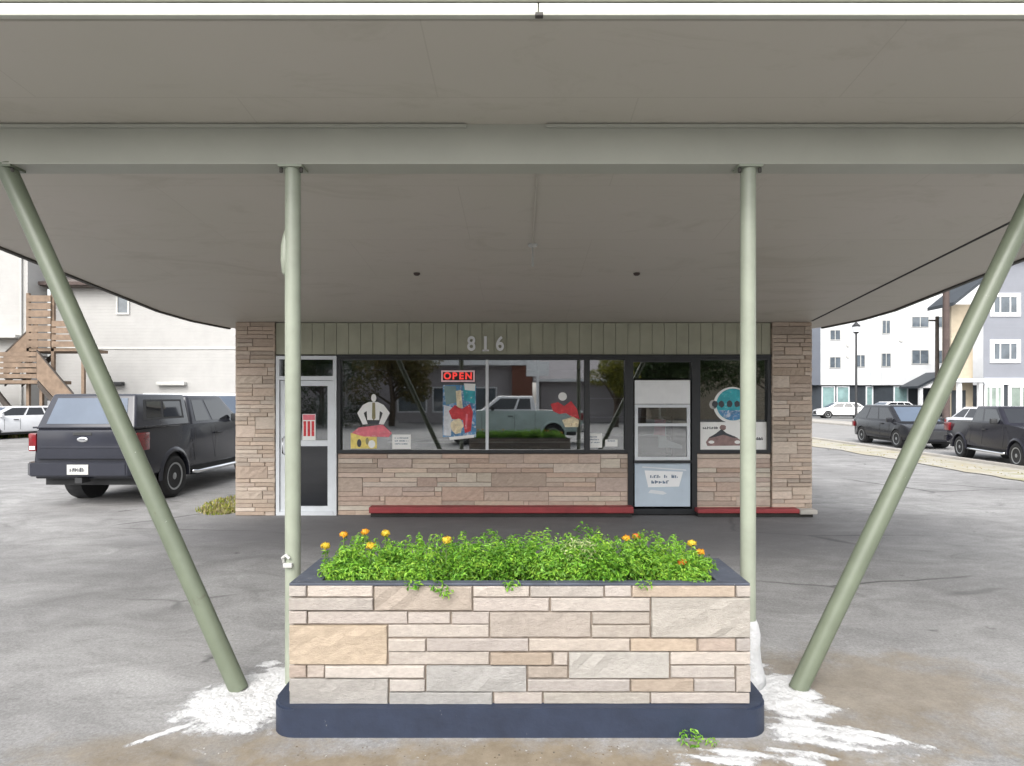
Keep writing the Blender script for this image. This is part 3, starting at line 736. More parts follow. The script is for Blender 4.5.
bm = B(); prism(bm, PX((656, 419), (667, 420), (666, 436), (655, 435)), 'y', 10.1, 10.13); obj('pouch', bm, M['poster_pink'], e)
bm = B(); prism(bm, PX((662, 416), (667.5, 421), (668, 440), (684, 446), (684, 449), (660, 448), (660, 437)), 'y', 10.14, 10.17); obj('stand', bm, M['paper'], e)
obj('hanger', tube(B(), [(X(661), 10.12, Z(419)), (X(661), 10.12, Z(405))], .02, 8), M['paper'], e)

# red kerbs in front of the shop
def redkerb(label, x0, x1):
    e = thing('red_kerb', label, 'kerb', ((x0 + x1) / 2, 9.85, 0), 0, 'red kerbs along the shop front')
    obj('plinth', bx(x0 + .02, x1 - .03, 9.80, 9.955, 0, .068), M['groove'], e); return e
e = redkerb('long red painted ledge below the wide window', -2.38, 1.79)
obj('ledge', bx(-2.38, 1.79, 9.75, 9.955, .07, .165, bev=.012), M['red'], e)
e = redkerb('short red painted ledge between the service hatch and the stone pier', 2.80, 4.66)
obj('ledge', bx(2.80, 4.40, 9.75, 9.955, .07, .135, bev=.012), M['red'], e); obj('end_block', bx(4.405, 4.68, 9.74, 9.92, .05, .125, bev=.02), M['concrete'], e)

# ------------------------------------------------------------------ planter
pl = thing('stone_planter', 'pale stone planter box on a navy base between the green poles', 'planter', (0, 3.8, 0))
PX0, PX1, PY0, PY1, PZ0, PZ1 = -1.31, 1.305, 3.5, 4.06, .16, .835
def rrect(x0, x1, y0, y1, r, n=6):
    return arc(x1 - r, y1 - r, r, 0, 90, n) + arc(x0 + r, y1 - r, r, 90, 180, n) + arc(x0 + r, y0 + r, r, 180, 270, n) + arc(x1 - r, y0 + r, r, 270, 360, n)
bm = B(); prism(bm, rrect(-1.41, 1.41, 3.455, 4.12, .15), 'z', 0, .165)
es = [e for e in bm.edges if all(abs(v.co.z - .165) < 1e-4 for v in e.verts)]
bmesh.ops.bevel(bm, geom=es, offset=.012, segments=2, affect='EDGES')
obj('plinth', bm, M['navy'], pl, 50)
bm = B()
ix0, ix1, iy0, iy1 = -1.15, 1.14, 3.555, 4.0
box(bm, PX0 + .02, PX1 - .02, PY0 + .02, iy0, PZ0, PZ1 - .004); box(bm, PX0 + .02, PX1 - .02, iy1, PY1 - .02, PZ0, PZ1 - .004)
box(bm, PX0 + .02, ix0, iy0, iy1, PZ0, PZ1 - .004); box(bm, ix1, PX1 - .02, iy0, iy1, PZ0, PZ1 - .004)
core = obj('wall', bm, M['mortar'], pl)
LX0, LX1, LY0, LY1 = 52, 962, 130, 362
ST = [(52,130,88,153),(88,130,220,153),(220,130,415,178,'br'),(415,130,527,153),(527,130,673,153),(673,130,728,153),(728,130,932,153,'tan'),(932,130,962,153),
 (52,153,220,178),(415,153,567,180),(567,153,765,180),(765,153,962,230,'gr'),(220,178,287,180),(52,178,90,205),(90,180,287,205),(287,180,372,205),(372,180,448,205),(448,180,648,230,'br'),(648,180,765,205),
 (52,205,248,282,'pe'),(248,205,448,231),(648,205,765,231),(248,231,323,257),(323,231,525,257),(525,231,725,257),(725,231,857,257,'tan'),(857,231,932,257,'pe2'),(932,231,962,257),
 (248,257,448,283),(448,257,572,283,'tan'),(572,257,603,283),(603,257,803,308,'gr'),(803,257,962,283),(52,282,88,308,'pe2'),(88,282,124,308),(124,283,322,308),(322,283,522,334,'gy'),(522,283,603,308,'br'),(803,283,932,308),(932,283,962,334),
 (52,308,250,358,'gy'),(250,308,322,334),(522,308,725,334),(725,308,850,334,'tan'),(850,308,932,334),(250,334,455,358,'gy'),(455,334,553,358),(553,334,765,358,'gr'),(765,334,962,358)]
PC = {k: tuple(c * .9 for c in q) for k, q in {'br': (.37, .325, .285), 'tan': (.44, .365, .295), 'gr': (.42, .395, .36), 'pe': (.49, .40, .305), 'pe2': (.47, .385, .325), 'gy': (.37, .355, .335)}.items()}
rects, cols = [], []
for s in ST:
    if s[3] - s[1] < 5: continue
    f = lambda px: (px - LX0) / (LX1 - LX0) * (PX1 - PX0); h = lambda py: (358 - py) / (358 - 130) * (PZ1 - PZ0)
    rects.append((f(s[0]), h(s[3]), f(s[2]), h(s[1]))); cols.append(PC[s[4]] if len(s) > 4 else None)
bm = B()
stones(bm, rects, lambda u, v, d: Vector((PX0 + u, PY0 - d + .012, PZ0 + v)), PALE, .0095, (.006, .016), 5, cols)
D = PY1 - PY0 - .02
stones(bm, ashlar(D, PZ1 - PZ0, .071, .2, .5, (.75, .2, .05), 61), lambda u, v, d: Vector((PX0 + .012 - d, PY1 - .01 - u, PZ0 + v)), PALE, .0075, (.006, .012), 6)
stones(bm, ashlar(D, PZ1 - PZ0, .071, .2, .5, (.75, .2, .05), 62), lambda u, v, d: Vector((PX1 - .012 + d, PY0 + .01 + u, PZ0 + v)), PALE, .0075, (.006, .012), 7)
stones(bm, ashlar(PX1 - PX0, PZ1 - PZ0, .071, .2, .6, (.75, .2, .05), 63), lambda u, v, d: Vector((PX1 - u, PY1 - .012 + d, PZ0 + v)), PALE, .0075, (.006, .012), 8)
obj('stone_facing', bm, M['stone_light'], core)
bm = B(); zz0, zz1 = PZ1 - .003, PZ1 + .012
box(bm, PX0 + .004, PX1 - .004, PY0 + .006, iy0 + .01, zz0, zz1, bev=.004); box(bm, PX0 + .004, PX1 - .004, iy1 - .01, PY1 - .004, zz0, zz1, bev=.004)
box(bm, PX0 + .004, ix0 + .01, iy0 + .011, iy1 - .011, zz0, zz1, bev=.004); box(bm, ix1 - .01, PX1 - .004, iy0 + .011, iy1 - .011, zz0, zz1, bev=.004)
obj('coping', bm, M['rim'], pl)
obj('soil', bx(ix0, ix1, iy0, iy1, .3, .775), M['soil'], pl)

# planting: leafy mass + separate flowering plants
def leafcloud(bm, lay, c, rad, n, size, cols, rnd, zmin=-9):
    for i in range(n):
        while True:
            d = Vector((rnd.uniform(-1, 1), rnd.uniform(-1, 1), rnd.uniform(-1, 1)))
            if d.length < 1: break
        d = d.normalized() * (d.length ** .6)
        p = Vector((c[0] + d.x * rad[0], c[1] + d.y * rad[1], c[2] + d.z * rad[2]))
        if p.z < zmin: continue
        up = (Vector((d.x, d.y, d.z + .5)) + Vector((rnd.uniform(-1, 1), rnd.uniform(-1, 1), rnd.uniform(-.4, 1))) * .8).normalized()
        a = up.orthogonal().normalized(); a.rotate(Matrix.Rotation(rnd.uniform(0, 6.28), 3, up)); b_ = up.cross(a)
        s = size * rnd.uniform(.6, 1.25); w = s * rnd.uniform(.28, .42)
        v = [bm.verts.new(p + q) for q in (-a * s * .5, b_ * w * .5 + up * s * .12, a * s * .5 - up * s * .1, -b_ * w * .5 + up * s * .12)]
        col = rnd.choice(cols); k = rnd.uniform(.75, 1.25)
        for f in (face(bm, [v[0], v[1], v[2]]), face(bm, [v[0], v[2], v[3]])):
            if f:
                for l in f.loops: l[lay] = (col[0] * k, col[1] * k, col[2] * k, 1)
GREENS = [tuple(min(.6, c * k) for c, k in zip(q, (1.15, 1.2, .9))) for q in [(.13, .29, .035), (.17, .35, .045), (.09, .22, .03), (.22, .40, .06), (.06, .16, .022), (.27, .42, .07), (.20, .37, .09)]]
rnd = random.Random(12); bm = B(); lay = bm.loops.layers.float_color.new('Col')
for i in range(78):
    x = rnd.uniform(-1.16, 1.15); y = rnd.uniform(3.6, 4.0)
    h = .135 + .05 * math.sin(x * 3.1 + 1.2) + rnd.uniform(-.03, .035)
    h *= rnd.uniform(.7, 1.0)
    if x < -.95: h *= .85
    if x > .85: h *= .8
    leafcloud(bm, lay, (x, y, .83 + h * .35), (.10, .09, h * rnd.uniform(.7, 1.1)), 330, .031, rnd.choice((GREENS[:3] + GREENS[4:5], GREENS[:5], GREENS[1:4] + GREENS[5:], [GREENS[3], GREENS[5], GREENS[6]])), rnd, .775)
for i in range(40):
    leafcloud(bm, lay, (-1.12 + 2.24 * i / 39, rnd.uniform(3.66, 3.9), .85), (.09, .12, .09), 150, .031, GREENS, rnd, .775)
for i in range(190):   # shoots that break the top edge
    x = rnd.uniform(-1.1, 1.1); y = rnd.uniform(3.62, 4.0); z = rnd.uniform(.9, 1.025 + .03 * math.sin(x * 3 + .5) - .06 * max(0, abs(x) - .7))
    leafcloud(bm, lay, (x, y, z), (.026, .026, .05), 22, .029, GREENS[1:4] + GREENS[5:], rnd, .8)
for (x, z) in ((-.46, .835), (-.42, .80), (-.6, .845), (-.05, .845), (.7, .85)): leafcloud(bm, lay, (x, 3.485, z), (.05, .025, .035), 30, .034, GREENS, rnd)
o = obj('planter_foliage', bm, M['leaf']); tag(o, 'dense bright green leafy bedding filling the stone planter', 'foliage', kind='stuff')
rnd = random.Random(14); bm = B(); lay = bm.loops.layers.float_color.new('Col')
leafcloud(bm, lay, (.36, 3.72, .96), (.12, .08, .095), 340, .032, [(.42, .5, .22), (.34, .46, .17), (.5, .54, .3)], rnd, .8)
tag(obj('pale_bush', bm, M['leaf']), 'pale cream and green leaved plant in the middle of the planter', 'plant')
def marigold(px, py, y, col, label, r=.026):
    k = 620 / y; x = (px - 520) / k; z = 1.9 - (py - 397) / k
    e = thing('marigold', label, 'flower', (x, y, .775), 0, 'marigolds in the planter')
    bm = B(); tube(bm, [(x + .01, y, .775), (x - .006, y + .004, (z + .775) / 2), (x, y, z - .01)], .004, 6); obj('stem', bm, M['leafstem'], e)
    bm = B(); lay = bm.loops.layers.float_color.new('Col'); rnd = random.Random(int(px))
    for i in range(60):
        d = Vector((rnd.uniform(-1, 1), rnd.uniform(-1, 1), rnd.uniform(-.3, .9))).normalized() * r * rnd.uniform(.5, 1)
        up = d.normalized(); a = up.orthogonal().normalized(); a.rotate(Matrix.Rotation(rnd.uniform(0, 6.28), 3, up)); b_ = up.cross(a); s = r * .55
        v = [bm.verts.new(Vector((x, y, z)) + d * Vector((1, 1, .75)) + q) for q in (-a * s, b_ * s * .6, a * s + up * s * .3, -b_ * s * .6)]
        f = face(bm, v); kk = rnd.uniform(.75, 1.2)
        for l in f.loops: l[lay] = (min(1, col[0] * kk), col[1] * kk, col[2] * kk, 1)
    obj('bloom', bm, M['leaf'], e)
    bm = B(); lay = bm.loops.layers.float_color.new('Col'); leafcloud(bm, lay, (x, y, (z + .8) / 2), (.03, .03, (z - .8) / 2), 40, .035, GREENS, rnd, .78); obj('leaves', bm, M['leaf'], e)
M['leafstem'] = pm('stem', (.1, .16, .04), .7)
YL, OR, DO = (.72, .52, .05), (.78, .38, .03), (.75, .2, .03)
for px, py, y, c, l in ((325.5, 546, 3.8, YL, 'yellow marigold standing at the very end of the planter by the hose tap'), (344, 534.5, 3.86, OR, 'orange marigold head just above the leaves near the hose tap end'),
    (365, 532, 3.9, OR, 'orange marigold raised highest of the four beside the hose tap end'), (371, 546, 3.7, YL, 'large golden marigold low among leaves beneath the highest orange bloom'),
    (386, 533.5, 3.9, YL, 'thin golden marigold standing apart beside the tallest blooms'), (447, 540, 3.75, YL, 'single yellow flower amid plain green leaves'),
    (626, 538.5, 3.85, OR, 'bright orange marigold beyond the pale cream plant'), (636, 536.5, 3.92, DO, 'small dark orange bud beside the bright orange marigold'),
    (682, 562, 3.65, DO, 'deep red orange marigold low near the bare rim end'), (692, 543.5, 3.9, YL, 'pale yellow marigold above the deep red orange one'), (700, 552, 3.8, OR, 'small orange marigold nearest the bare rim')):
    marigold(px, py, y, c, l, .025 if c != YL else .028)
rnd = random.Random(15); bm = B(); lay = bm.loops.layers.float_color.new('Col')
leafcloud(bm, lay, (.93, 3.375, .04), (.07, .04, .05), 70, .03, GREENS[1:4], rnd, .004); leafcloud(bm, lay, (1.05, 3.38, .02), (.05, .03, .025), 25, .025, GREENS, rnd, .004)
tag(obj('weed', bm, M['leaf']), 'little green weed sprouting at the front foot of the navy planter base', 'weed')

# white spills round the leaning posts
def spill(x0, x1, y0, y1, fn, label, seed, cell=.0065):
    nx, ny = int((x1 - x0) / cell), int((y1 - y0) / cell); bm = B(); vs = {}; lay = bm.verts.layers.float_color.new('Col')
    def val(i, j):
        x, y = x0 + i * cell, y0 + j * cell
        n = noise.fractal(Vector((x * 4.2 + seed, y * 6.5, seed)), .75, 2.2, 7) * .34
        return fn(x, y) + n
    grid = [[val(i, j) for j in range(ny + 1)] for i in range(nx + 1)]
    def vert(i, j):
        if (i, j) not in vs:
            x, y = x0 + i * cell, y0 + j * cell; h = max(0, min(1, grid[i][j] * 1.6))
            z = .004 + .016 * h * (.8 + .6 * noise.fractal(Vector((x * 11, y * 11, seed)), .8, 2, 4)) + .004 * noise.noise(Vector((x * 60, y * 60, 1)))
            vs[i, j] = bm.verts.new((x, y, max(.003, z)))
        return vs[i, j]
    for i in range(nx):
        for j in range(ny):
            if grid[i][j] + grid[i + 1][j + 1] + grid[i][j + 1] + grid[i + 1][j] > 0:
                face(bm, [vert(i, j), vert(i + 1, j), vert(i + 1, j + 1), vert(i, j + 1)])
    inv = {v: k for k, v in vs.items()}
    for v in bm.verts:
        if v.is_boundary: v.co.z = .0008
        h = max(0, min(1, grid[inv[v][0]][inv[v][1]] * 2.6)); v[lay] = (h, h, h, 1)
    return tag(obj('paint_spill', bm, M['spill'], None, True), label, 'spill')
def ell(x, y, cx, cy, rx, ry, rot=0):
    dx, dy = x - cx, y - cy; c, s = math.cos(rot), math.sin(rot)
    return 1 - math.hypot((dx * c + dy * s) / rx, (-dx * s + dy * c) / ry)
spill(-2.45, -1.2, 3.2, 4.75, lambda x, y: max(ell(x, y, -1.70, 3.84, .42, .46), ell(x, y, -1.5, 4.16, .30, .36), ell(x, y, -1.98, 3.52, .26, .035, .75) * .8, ell(x, y, -1.88, 3.86, .24, .06, .3) * .7, ell(x, y, -1.75, 4.4, .3, .05) * .25) - .05,
      'thick white paint spill round the foot of the left leaning pole', 3)
spill(.55, 2.6, 3.05, 4.75, lambda x, y: max(ell(x, y, 1.68, 3.95, .27, .4), ell(x, y, 1.56, 4.22, .18, .3), min(max(ell(x, y, 1.72, 3.48, .48, .24, -.35), ell(x, y, 1.22, 3.27, .55, .12)), .5) - .24 * abs(math.sin(x * 7 + y * 30 + 2 * noise.noise(Vector((x * 3, y * 3, 4))))), ell(x, y, 2.0, 3.48, .3, .05, -.6) * .5) - .06,
      'worn streaky white paint spill round the foot of the right leaning pole', 9)

rnd = random.Random(77); bm = B(); lay = bm.loops.layers.float_color.new('Col')
for i in range(260):
    x = rnd.gauss(0, 1.5); y = 3.38 - abs(rnd.gauss(0, .09)) if rnd.random() < .6 else rnd.uniform(3.1, 5.2)
    if abs(x) < 1.45 and 3.4 < y < 4.2: continue
    s_ = rnd.uniform(.002, .007); a = rnd.uniform(0, 6.28); n0 = len(bm.faces)
    ring = [bm.verts.new((x + s_ * math.cos(a + k * 1.2566) * rnd.uniform(.7, 1.2), y + s_ * math.sin(a + k * 1.2566) * rnd.uniform(.7, 1.2), .001)) for k in range(5)]; tp = bm.verts.new((x, y, s_ * .7))
    c = rnd.choice([(.15, .115, .08), (.18, .14, .10), (.3, .28, .25), (.4, .39, .37), (.13, .11, .09)])
    for k in range(5):
        f = face(bm, [ring[k], ring[(k + 1) % 5], tp])
        for l in f.loops: l[lay] = (*c, 1)
tag(obj('gravel', bm, M['stone_light']), 'loose grit and crumbs scattered on the asphalt around the planter', 'gravel', kind='stuff')

# ------------------------------------------------------------------ vehicles (local frame: +y is forward, x = 0 centre, z = 0 ground)
def tyre_bm(r, w):
    return lathe(B(), [(-w / 2 + .02, r * .64), (-w / 2, r * .75), (-w / 2, r * .9), (-w / 2 + .035, r * .985), (-w * .2, r), (w * .2, r), (w / 2 - .035, r * .985), (w / 2, r * .9), (w / 2, r * .75), (w / 2 - .02, r * .64)], 32)
def rim_bm(r, w, side):
    bm = B(); s = side
    lathe(bm, [(s * (w / 2 - .025), r * .655), (s * (w / 2 - .01), r * .65), (s * (w / 2 - .015), r * .57), (s * (w / 2 - .07), r * .54)], 28)
    lathe(bm, [(s * (w / 2 - .075), r * .545), (s * (w / 2 - .08), r * .545)], 24, mi=1)
    for k in range(6):
        a = k * math.pi / 3; sp = B(); box(sp, -.012, .012, -r * .13, r * .13, r * .1, r * .575, bev=.005)
        sp.transform(Matrix.Translation((s * (w / 2 - .035), 0, 0)) @ Matrix.Rotation(a, 4, 'X')); merge(bm, sp, 0)
    lathe(bm, [(s * (w / 2 - .06), r * .17), (s * (w / 2 - .02), r * .16), (s * (w / 2 - .012), r * .1)], 16)
    return bm
def wheel(p, x, y, r, w):
    side = 1 if x > 0 else -1
    t = tyre_bm(r, w); t.transform(Matrix.Translation((x, y, r)))
    wo = obj('wheel', t, M['rubber'], p, 50, False)
    t = rim_bm(r, w, side); t.transform(Matrix.Translation((x, y, r))); obj('rim', t, [M['rim_metal'], M['rim_dark']], wo, 35, False)
def body_bm(top, zb, y0, y1, wheels, ra, hw, bev=.05, tumble=.05, nose=.08):
    """side profile with wheel arches, extruded across and rounded"""
    pts = list(top)
    bot = [(y1, zb)]
    for yc in sorted(wheels, reverse=True):
        n = 10; zc = ra * .92
        a0 = math.asin(max(-1, min(1, (zb - zc) / ra)))
        for k in range(n + 1):
            a = a0 + (math.pi - 2 * a0) * k / n; bot.append((yc + ra * math.cos(a), zc + ra * math.sin(a)))
    bot.append((y0, zb))
    pts = pts + bot
    bm = B(); prism(bm, pts, 'x', -hw, hw)
    caps = [f for f in bm.faces if len(f.verts) > 8]
    es = {e for f in caps for e in f.edges}
    bmesh.ops.bevel(bm, geom=list(es), offset=bev, segments=3, affect='EDGES', profile=.6)
    zt = max(p[1] for p in top)
    for v in bm.verts:
        k = max(0, (v.co.z - .75) / (zt - .75)); f = 1 - tumble * k * k - .03 * max(0, (.6 - v.co.z) / .6)
        e = max(0, abs(v.co.y - (y0 + y1) / 2) / ((y1 - y0) / 2) - .8) / .2
        v.co.x *= f * (1 - nose * e * e)
    bmesh.ops.triangulate(bm, faces=[f for f in bm.faces if len(f.verts) > 4])
    return bm
class Green:
    """cab or cap: base quad at zb, roof quad at zr; P(side,u,v) gives points on its skins"""
    def __init__(s, yb0, yb1, wb, zb, yr0, yr1, wr, zr): s.__dict__.update(locals())
    def bm(s, bev=.06):
        bm = B()
        c = [bm.verts.new(p) for p in ((-s.wb, s.yb0, s.zb), (s.wb, s.yb0, s.zb), (s.wb, s.yb1, s.zb), (-s.wb, s.yb1, s.zb), (-s.wr, s.yr0, s.zr), (s.wr, s.yr0, s.zr), (s.wr, s.yr1, s.zr), (-s.wr, s.yr1, s.zr))]
        fs = [face(bm, [c[i] for i in q]) for q in ((3, 2, 1, 0), (4, 5, 6, 7), (0, 1, 5, 4), (1, 2, 6, 5), (2, 3, 7, 6), (3, 0, 4, 7))]
        es = [e for e in bm.edges if not all(abs(v.co.z - s.zb) < 1e-5 for v in e.verts)]
        bmesh.ops.bevel(bm, geom=es, offset=bev, segments=3, affect='EDGES', profile=.6)
        for v in bm.verts:       # crown the roof a little
            if v.co.z > s.zr - .01: v.co.z += .03 * (1 - (v.co.x / s.wr) ** 2)
        return bm
    def pt(s, side, u, v):
        L = lambda a, b_, t: a + (b_ - a) * t
        if side in ('r', 'l'):
            y = L(L(s.yb0, s.yb1, u), L(s.yr0, s.yr1, u), v); x = L(s.wb, s.wr, v) * (1 if side == 'r' else -1)
            return Vector((x, y, L(s.zb, s.zr, v)))
        w = L(s.wb, s.wr, v); y = L(s.yb1, s.yr1, v) if side == 'f' else L(s.yb0, s.yr0, v)
        return Vector((L(-w, w, u), y, L(s.zb, s.zr, v)))
    def panel(s, side, uv, t=.006):
        p = [s.pt(side, u, v) for u, v in uv]; n = (p[1] - p[0]).cross(p[2] - p[0]); c = sum(p, Vector()) / len(p)
        out = {'r': Vector((1, 0, 0)), 'l': Vector((-1, 0, 0)), 'f': Vector((0, 1, 0)), 'b': Vector((0, -1, 0))}[side]
        if n.dot(out) < 0: p.reverse()
        return slab4(B(), p, t)
SQ = lambda u0, u1, v0, v1: [(u0, v0), (u1, v0), (u1, v1), (u0, v1)]
def seam(p, hw, y, z0, z1, w=.012):
    for s in (1, -1):
        obj('door_seam', bx(min(s * hw, s * (hw + .002)), max(s * hw, s * (hw + .002)), y - w / 2, y + w / 2, z0, z1), M['dark'], p, False, False)
def mirror(p, hw, y, z, m):
    for s in (1, -1): obj('wing_mirror', bx(min(s * hw, s * (hw + .2)), max(s * hw, s * (hw + .2)), y, y + .12, z, z + .17, bev=.03), M[m], p, 40, False)
def handle(p, hw, y, z):
    for s in (1, -1): obj('door_handle', bx(min(s * (hw - .01), s * (hw + .03)), max(s * (hw - .01), s * (hw + .03)), y, y + .2, z, z + .035, bev=.01), M['dark'], p, 40, False)

def pickup(name, label, loc, rz, paint, roofpaint=None, cap=False, L=5.7, hw=.94, detail=True, ladder=False, glassm='carglass'):
    t = thing(name, label, 'pickup truck', loc, rz)
    y0, y1 = -L / 2, L / 2; P = M[paint]
    bedf, cabr, cabf = y0 + 1.82, y0 + 1.86, y0 + 4.15
    zt = 1.36
    top = [(y0 + .03, .8), (y0, zt - .04), (y0 + .04, zt), (cabr, zt), (cabf, zt), (y1 - .45, zt - .1), (y1 - .12, zt - .18), (y1, zt - .35), (y1 + .0, .62)]
    wy = (y0 + 1.17, y0 + 4.78); r = .40
    if not cap:
        pass
    b = obj('body', body_bm(top, .5, y0 + .03, y1, wy, .48, hw, .055, .06), P, t, 35, False)
    for yc in wy:
        for s in (1, -1): wheel(t, s * (hw - .125), yc, r, .26)
    # wheel arch flares
    for yc in wy:
        for s in (1, -1):
            bm = B(); n = 12; ri, ro = .455, .53; a0 = -.12
            vs = []
            for k in range(n + 1):
                a = a0 + (math.pi - 2 * a0) * k / n
                vs.append([bm.verts.new((s * xx, yc + rr * math.cos(a), .43 + rr * math.sin(a))) for xx, rr in ((hw - .06, ri), (hw + .022, ri), (hw + .018, ro - .03), (hw - .012, ro))])
            for k in range(n):
                for q in range(3): face(bm, [vs[k][q], vs[k][q + 1], vs[k + 1][q + 1], vs[k + 1][q]])
            obj('wheel_arch', bm, P, b, 50, False)
            bm = lathe(B(), [(s * (hw - .1), .45), (s * (hw - .36), .45)], 24, 'x', (0, yc, .43)); obj('arch_liner', bm, M['dark'], b, False, False)
    # underside
    obj('chassis', bx(-hw + .1, hw - .1, y0 + .25, y1 - .3, .36, .52), M['dark'], t, False, False)
    # cab
    g_ = Green(cabr, cabf - .05, hw - .07, zt - .02, cabr + .12, cabf - .78, hw - .23, 1.93)
    cab = obj('cab', g_.bm(.07), M[roofpaint or paint], b, 35, False)
    for s in ('r', 'l'):
        obj('window', g_.panel(s, SQ(.09, .36, .12, .84)), M['carglass'], cab, False, False)
        obj('window', g_.panel(s, [(.41, .12), (.88, .12), (.9, .3), (.86, .84), (.41, .84)]), M['carglass'], cab, False, False)
    obj('windscreen', g_.panel('f', SQ(.07, .93, .1, .88)), M['carglass'], cab, False, False)
    obj('rear_window', g_.panel('b', SQ(.12, .88, .3, .85)), M['carglass'], cab, False, False)
    seam(b, hw - .004, cabr + .04, .62, zt - .08); seam(b, hw - .004, cabr + .86, .62, zt - .08); seam(b, hw - .004, cabf - .12, .62, zt - .08)
    handle(b, hw - .01, cabr + .92, 1.12); mirror(b, hw - .06, cabf - .62, 1.36, 'dark')
    for s in (1, -1):
        obj('step_bar', tube(B(), [(s * (hw - .02), wy[0] + .62, .42), (s * (hw + .03), wy[0] + .72, .40), (s * (hw + .03), wy[1] - .72, .40), (s * (hw - .02), wy[1] - .62, .42)], .04, 10), M['chrome'], t, True, False)
    # tail
    tg = obj('tailgate', bx(-hw + .15, hw - .15, y0 - .022, y0 + .03, .84, zt - .03, bev=.014), P, t, 40, False)
    obj('tailgate_crease', bx(-hw + .2, hw - .2, y0 - .030, y0 - .022, 1.02, 1.05, bev=.003), P, tg, False, False)
    bm = lathe(B(), [(y0 - .034, .03), (y0 - .0305, .045), (y0 - .022, .047)], 20, 'y', (0, 0, 1.17)); bm.transform(Matrix.Diagonal((2.1, 1, 1, 1))); obj('emblem', bm, M['chrome'], tg, True, False)
    obj('tailgate_handle', bx(-.16, .16, y0 - .029, y0 - .022, 1.245, 1.295, bev=.003), M['dark'], tg, False, False)
    for s in (1, -1):
        bm = bx(min(s * (hw - .14), s * (hw - .005)), max(s * (hw - .14), s * (hw + .004)), y0 - .028, y0 + .36, .97, 1.28, bev=.025)
        tl = obj('tail_light', bm, M['tail'], t, 40, False)
        obj('reversing_lens', bx(min(s * (hw - .125), s * (hw - .03)), max(s * (hw - .125), s * (hw - .03)), y0 - .034, y0 - .0285, 1.0, 1.06), M['lens'], tl, False, False)
    bp = B(); prism(bp, [(-hw - .01, y0 - .02), (-hw + .12, y0 - .13), (hw - .12, y0 - .13), (hw + .01, y0 - .02), (hw - .0, y0 + .2), (-hw, y0 + .2)], 'z', .55, .79)
    bmesh.ops.bevel(bp, geom=bp.edges[:], offset=.02, segments=2, affect='EDGES')
    bo = obj('rear_bumper', bp, M[paint if detail == 'dark' else 'chrome'], t, 40, False)
    obj('number_plate', bx(-.18, .18, y0 - .142, y0 - .132, .585, .755, bev=.003), M['plate'], bo, False, False)
    bm = B(); squiggles(bm, -.13, .12, .635, .07, y0 - .1445, y0 - .1422, random.Random(int(abs(loc[0]) * 10)), .036, .046); obj('lettering', bm, M['ink'], bo, False, False)
    obj('tow_hitch', bx(-.06, .06, y0 - .12, y0 + .1, .44, .53), M['dark'], bo, False, False)
    for s in (1, -1):
        obj('headlight', bx(min(s * (hw - .36), s * (hw - .06)), max(s * (hw - .36), s * (hw - .06)), y1 - .09, y1 + .012, .86, 1.03, bev=.015), M['lens'], t, 40, False)
    obj('grille', bx(-hw + .38, hw - .38, y1 - .06, y1 + .014, .72, 1.06, bev=.015), M['dark'], t, False, False)
    obj('front_bumper', bx(-hw + .02, hw - .02, y1 - .1, y1 + .09, .48, .68, bev=.03), M[paint if detail == 'dark' else 'chrome'], t, 40, False)
    if cap:
        c = Green(y0 + .05, cabr - .05, hw - .07, zt - .01, y0 + .28, cabr - .03, hw - .20, 1.95)
        co = obj('bed_cap', c.bm(.05), P, t, 35, False)
        obj('cap_rear_window', c.panel('b', SQ(.09, .91, .14, .88)), M['capglass'], co, False, False)
        for s in ('r', 'l'):
            w = obj('cap_side_window', c.panel(s, SQ(.13, .9, .24, .84), .004), M['dark'], co, False, False)
            obj('pane', c.panel(s, SQ(.18, .46, .3, .78), .007), M['carglass'], w, False, False); obj('pane', c.panel(s, SQ(.5, .86, .3, .78), .007), M['carglass'], w, False, False)
        obj('cap_rail', bx(-hw + .06, hw - .06, y0 + .0, cabr - .06, zt + .0015, zt + .03, bev=.006), P, co, False, False)
    else:
        obj('truck_bed', bx(-hw + .13, hw - .13, y0 + .1, cabr - .06, zt - .01, zt + .004), M['dark'], t, False, False)
    return t
